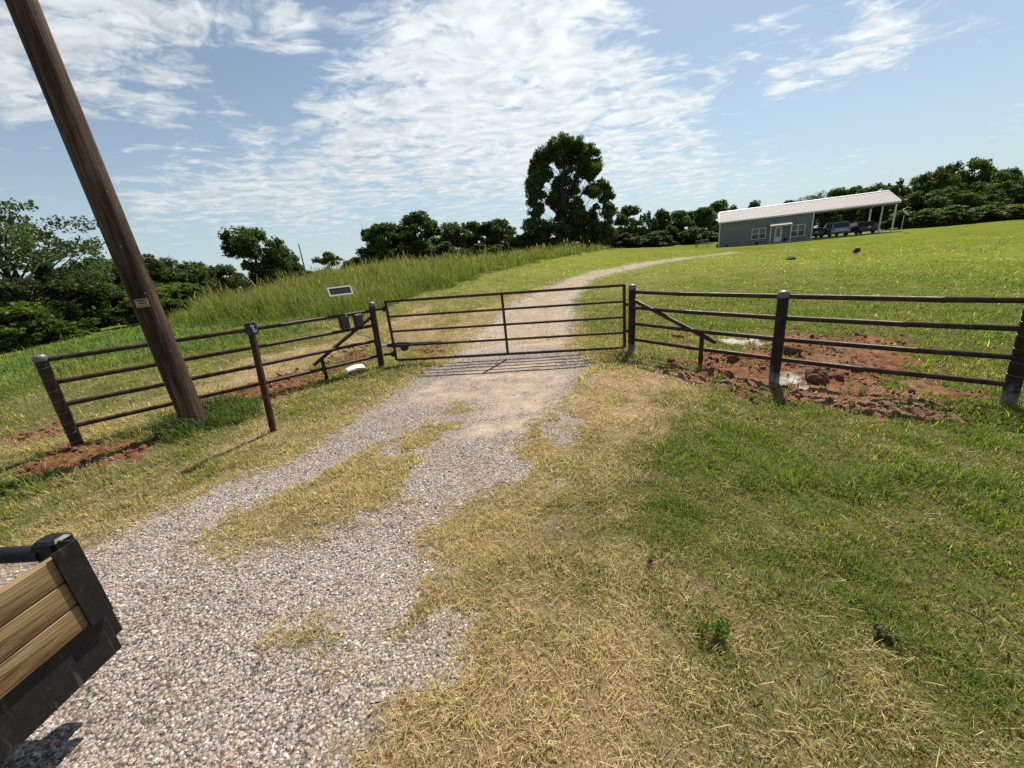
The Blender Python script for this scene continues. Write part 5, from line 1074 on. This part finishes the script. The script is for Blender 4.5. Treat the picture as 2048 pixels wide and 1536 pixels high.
# vehicles under the carport, nosed in
def vehicle(nm, lab, cat, lx, ly, rz, paint, L_, W_, H_, kind):
    t = thing(nm, lab, cat, tob(lx, ly, 0), R(-28) + rz, 'vehicles under the carport')
    h = H_; hl = L_ / 2
    if kind == 'suv':
        prof = [(-hl, .42), (-hl + .04, .95), (-hl + .16, 1.02), (-hl + .30, h - .12), (-hl + .55, h), (.35, h), (.95, 1.08), (hl - .25, .95), (hl, .78), (hl, .42), (hl - .1, .30), (-hl + .1, .30)]
        gl = [(-hl + .26, 1.04), (-hl + .42, h - .12), (.30, h - .10), (.82, 1.06)]
    else:
        prof = [(-hl, .42), (-hl + .03, .88), (-hl + .35, .98), (-hl + .95, h - .06), (-hl + 1.5, h), (.20, h), (1.05, .96), (hl - .2, .80), (hl, .62), (hl, .36), (hl - .1, .24), (-hl + .1, .26)]
        gl = [(-hl + .55, .97), (-hl + 1.05, h - .10), (.16, h - .09), (.90, .94)]
    b_ = MB(); n = len(prof); vs = []
    for (yy, k) in ((-W_ / 2, 0), (-W_ / 2 + .06, 1), (W_ / 2 - .06, 1), (W_ / 2, 0)):
        for (x, z) in prof:
            tp = max(0, (z - .98) / (h - .98 + 1e-6)) if z > .98 else 0
            y2 = yy * (1 - .16 * tp); sc_ = 1 - .018 * (1 - k)
            vs.append((x * sc_, y2, .6 + (z - .6) * (1 - .04 * (1 - k))))
    fs = [(r_ * n + i, r_ * n + (i + 1) % n, (r_ + 1) * n + (i + 1) % n, (r_ + 1) * n + i) for r_ in range(3) for i in range(n)]
    fs += [tuple(range(n)), tuple(reversed(range(3 * n, 4 * n)))]
    b_.add(vs, fs).build('body', paint, t)
    g = MB()
    for s_ in (-1, 1):
        y0 = s_ * (W_ / 2 * .98); y1 = s_ * (W_ / 2 * .985 * .875)
        q = [(x, (y0 if z < 1.1 else y1) + s_ * .012, z) for x, z in gl]; g.add(q + [(x, y - s_ * .03, z) for x, y, z in q], [(0, 1, 2, 3), (7, 6, 5, 4), (0, 4, 5, 1), (1, 5, 6, 2), (2, 6, 7, 3), (3, 7, 4, 0)])
    # rear and front screens
    for (pa, pb, o) in ((2, 3, -1), (5, 6, 1)):
        (xa, za), (xb, zb_) = prof[pa], prof[pb]
        lo, hi = ((xa, za), (xb, zb_)) if za < zb_ else ((xb, zb_), (xa, za))
        w0, w1 = W_ * .43, W_ * .37
        q = [(lo[0] + o * .02, -w0, lo[1] + .04), (lo[0] + o * .02, w0, lo[1] + .04), (hi[0] + o * .02, w1, hi[1] - .04), (hi[0] + o * .02, -w1, hi[1] - .04)]
        g.add(q + [(x - o * .03, y, z) for x, y, z in q], [(0, 1, 2, 3), (7, 6, 5, 4), (0, 4, 5, 1), (1, 5, 6, 2), (2, 6, 7, 3), (3, 7, 4, 0)])
    g.build('windows', M_glass, t)
    wr = .35 if kind == 'suv' else .31
    for sx in (-hl + .85, hl - .9):
        for s_ in (-1, 1):
            wo = MB().lathe((sx, s_ * (W_ / 2 - .11), wr), [(wr * .7, -.1), (wr * .95, -.1), (wr, -.07), (wr, .07), (wr * .95, .1), (wr * .7, .1)], 18, 'Y').build('wheel', M_tyre, t)
            MB().lathe((sx, s_ * (W_ / 2 - .005), wr), [(wr * .66, -.02), (wr * .66, .0), (wr * .2, .012), (.01, .012)], 14, 'Y').build('rim', M_rim, wo)
    for s_ in (-1, 1):
        MB().box((-hl - .005, s_ * W_ * .40, .82), (.05, .16, .16), bev=.01).build('tail_light', M_red, t)
        MB().box((hl - .02, s_ * W_ * .38, .70), (.06, .3, .12), bev=.01).build('headlight', M_trim, t)
    MB().box((-hl - .015, 0, .46), (.09, W_ * .9, .16), bev=.02).build('bumper', M_darkg, t)
    MB().box((-hl - .012, 0, .76), (.02, .32, .13)).build('number_plate', M_trim, t)
vehicle('parked_suv', 'silver sport utility vehicle parked in the middle of the carport', 'suv', 12.9, 3.3, R(96), M_silver, 4.7, 1.9, 1.72, 'suv')
vehicle('parked_car', 'low dark car parked at the right of the carport beside the posts', 'car', 15.35, 3.1, R(98), M_dark, 4.7, 1.82, 1.42, 'car')
vehicle('parked_car', 'dark car half hidden beside the grey wall in the carport', 'car', 10.85, 4.2, R(92), M_darkg, 4.4, 1.72, 1.3, 'car')
# dish on a pole beside the carport
dx, dy = 42.98, 42.79; dz = gz(dx, dy)
td = thing('satellite_dish', 'small satellite dish on a thin pole right of the carport', 'satellite dish', (dx, dy, dz), R(-35))
MB().tube([(0, 0, -.2), (0, 0, 1.75)], .035, 10).build('pole', M_pale, td)
di_ = MB(); nrm = Matrix.Rotation(R(52), 3, 'Y')
vs = []; rings = [(0.02, 0), (.18, .015), (.32, .05), (.44, .10)]
for sgn_ in (0, .02):
    for r_, z in rings:
        for k in range(20): vs.append(nrm @ Vector((r_ * cos(2 * pi * k / 20), r_ * sin(2 * pi * k / 20), z - sgn_)) + Vector((.02, 0, 1.95)))
fs = []
for o in (0, 80):
    for i in range(3):
        for k in range(20): fs.append((o + i * 20 + k, o + i * 20 + (k + 1) % 20, o + i * 20 + 20 + (k + 1) % 20, o + i * 20 + 20 + k))
fs += [(60 + k, 60 + (k + 1) % 20, 140 + (k + 1) % 20, 140 + k) for k in range(20)] + [tuple(range(20)), tuple(range(80, 100))]
di_.add(vs, fs, True).build('dish', M_trim, td)
MB().tube([Vector((.02, 0, 1.95)) + nrm @ Vector((-.4, 0, .05)), Vector((.02, 0, 1.95)) + nrm @ Vector((-.35, 0, .5)), Vector((.02, 0, 1.95)) + nrm @ Vector((-.05, 0, .62))], .018, 8).build('feed_arm', M_pale, td)
# wire pen left of the building
tp_ = thing('wire_pen', 'small grey chain link pen at the left end of the building', 'fence', (28.4, 55.6, gz(28.4, 55.6)), R(-20))
for x_, y_ in ((-.9, 0), (.55, 0), (-.9, 2.2), (.55, 2.2)): MB().tube([(x_, y_, -.2), (x_, y_, 1.02)], .03, 8).build('post', M_wired, tp_)
fm = MB(); fm.tube([(-.9, 0, 1.0), (.55, 0, 1.0)], .022, 8); fm.tube([(-.9, 0, 1.0), (-.9, 2.2, 1.0)], .022, 8); fm.tube([(.55, 0, 1.0), (.55, 2.2, 1.0)], .022, 8); fm.build('top_rail', M_wired, tp_)
wm = MB()
for k in range(10):
    f = k / 9; wm.tube([(-.9 + 1.45 * f, 0, 0), (-.9 + 1.45 * f, 0, 1.0)], .006, 4); wm.tube([(-.9, 2.2 * f, 0), (-.9, 2.2 * f, 1.0)], .006, 4)
for k in range(8): wm.tube([(-.9, 0, .05 + k * .13), (.55, 0, .05 + k * .13)], .006, 4); wm.tube([(-.9, 0, .05 + k * .13), (-.9, 2.2, .05 + k * .13)], .006, 4)
wm.build('mesh', M_wired, tp_)

# ------------------------------------------------------------------ trailer corner at lower left
def trailer():
    cx, cy = -1.876, 1.385            # outer face corner of the upright at the end of the side
    zT, zB, zS = .856, .50, .285
    t = thing('trailer', 'black steel utility trailer corner with three yellow pine side boards', 'trailer', (cx, cy, gz(cx, cy)), R(-3.5))
    oz = -gz(cx, cy)
    Lb = 2.9
    # boards, running towards and past the camera
    bh = .112
    for k in range(3):
        zc = zB + bh * .5 + .004 + k * (bh + .004)
        o = MB().box((-.030, -Lb / 2 - .012, zc + oz), (.036, Lb, bh), bev=.004).build('side_board', M_board, t)
        me = o.data; off = Vector((-.03, -Lb / 2, zc + oz)); me.transform(Matrix.Translation(-off)); o.location = off
    # upright bracket: plate folded round the board ends
    b_ = MB(); b_.box((-.004, -.038, (zT + zB) / 2 + oz + .006), (.008, .090, zT - zB + .02)); b_.box((-.045, .003, (zT + zB) / 2 + oz + .006), (.074, .008, zT - zB + .02)); b_.build('corner_bracket', M_tsteel, t)
    # lower frame rail
    f = MB(); f.box((-.062, -Lb / 2 - .004, (zB + zS) / 2 + oz - .004), (.05, Lb, zB - zS), bev=.004); f.build('frame_rail', M_tsteel, t)
    MB().box((-.75, -.034, (zB + zS) / 2 + oz - .01), (1.36, .055, zB - zS - .03), bev=.004).build('frame_rail', M_tsteel, t)
    # post and tubular end rail
    MB().box((-.150, .030, (zT + zS) / 2 + oz + .016), (.108, .085, zT - zS), bev=.012).build('post', M_tsteel, t)
    MB().tube([(-.18, .012, zT - .045 + oz), (-1.5, .012, zT - .045 + oz)], .034, 16).build('end_rail', M_tsteel, t)
    # far side, deck and wheel out of the frame
    MB().box((-1.45, .03, (zT + zS) / 2 + oz), (.07, .07, zT - zS)).build('post', M_tsteel, t)
    MB().box((-1.47, -Lb / 2 - .04, (zB + zS) / 2 + oz), (.05, Lb - .1, zB - zS)).build('frame_rail', M_tsteel, t)
    MB().box((-.75, -Lb / 2 - .25, zS + .03 + oz), (1.34, Lb - .42, .04)).build('deck', M_board, t)
    for y_ in (-1.3, -2.0):
        w_ = MB().lathe((-.20, y_, .29), [(.15, -.09), (.26, -.09), (.29, -.06), (.29, .06), (.26, .09), (.15, .09)], 24, 'X').build('wheel', M_tyre, t)
        w2 = MB().lathe((-1.28, y_, .29), [(.15, -.09), (.26, -.09), (.29, -.06), (.29, .06), (.26, .09), (.15, .09)], 24, 'X').build('wheel', M_tyre, t)
    MB().tube([(-.2, -1.3, .29), (-1.28, -1.3, .29)], .03, 8).build('axle', M_tsteel, t); MB().tube([(-.2, -2.0, .29), (-1.28, -2.0, .29)], .03, 8).build('axle', M_tsteel, t)
trailer()
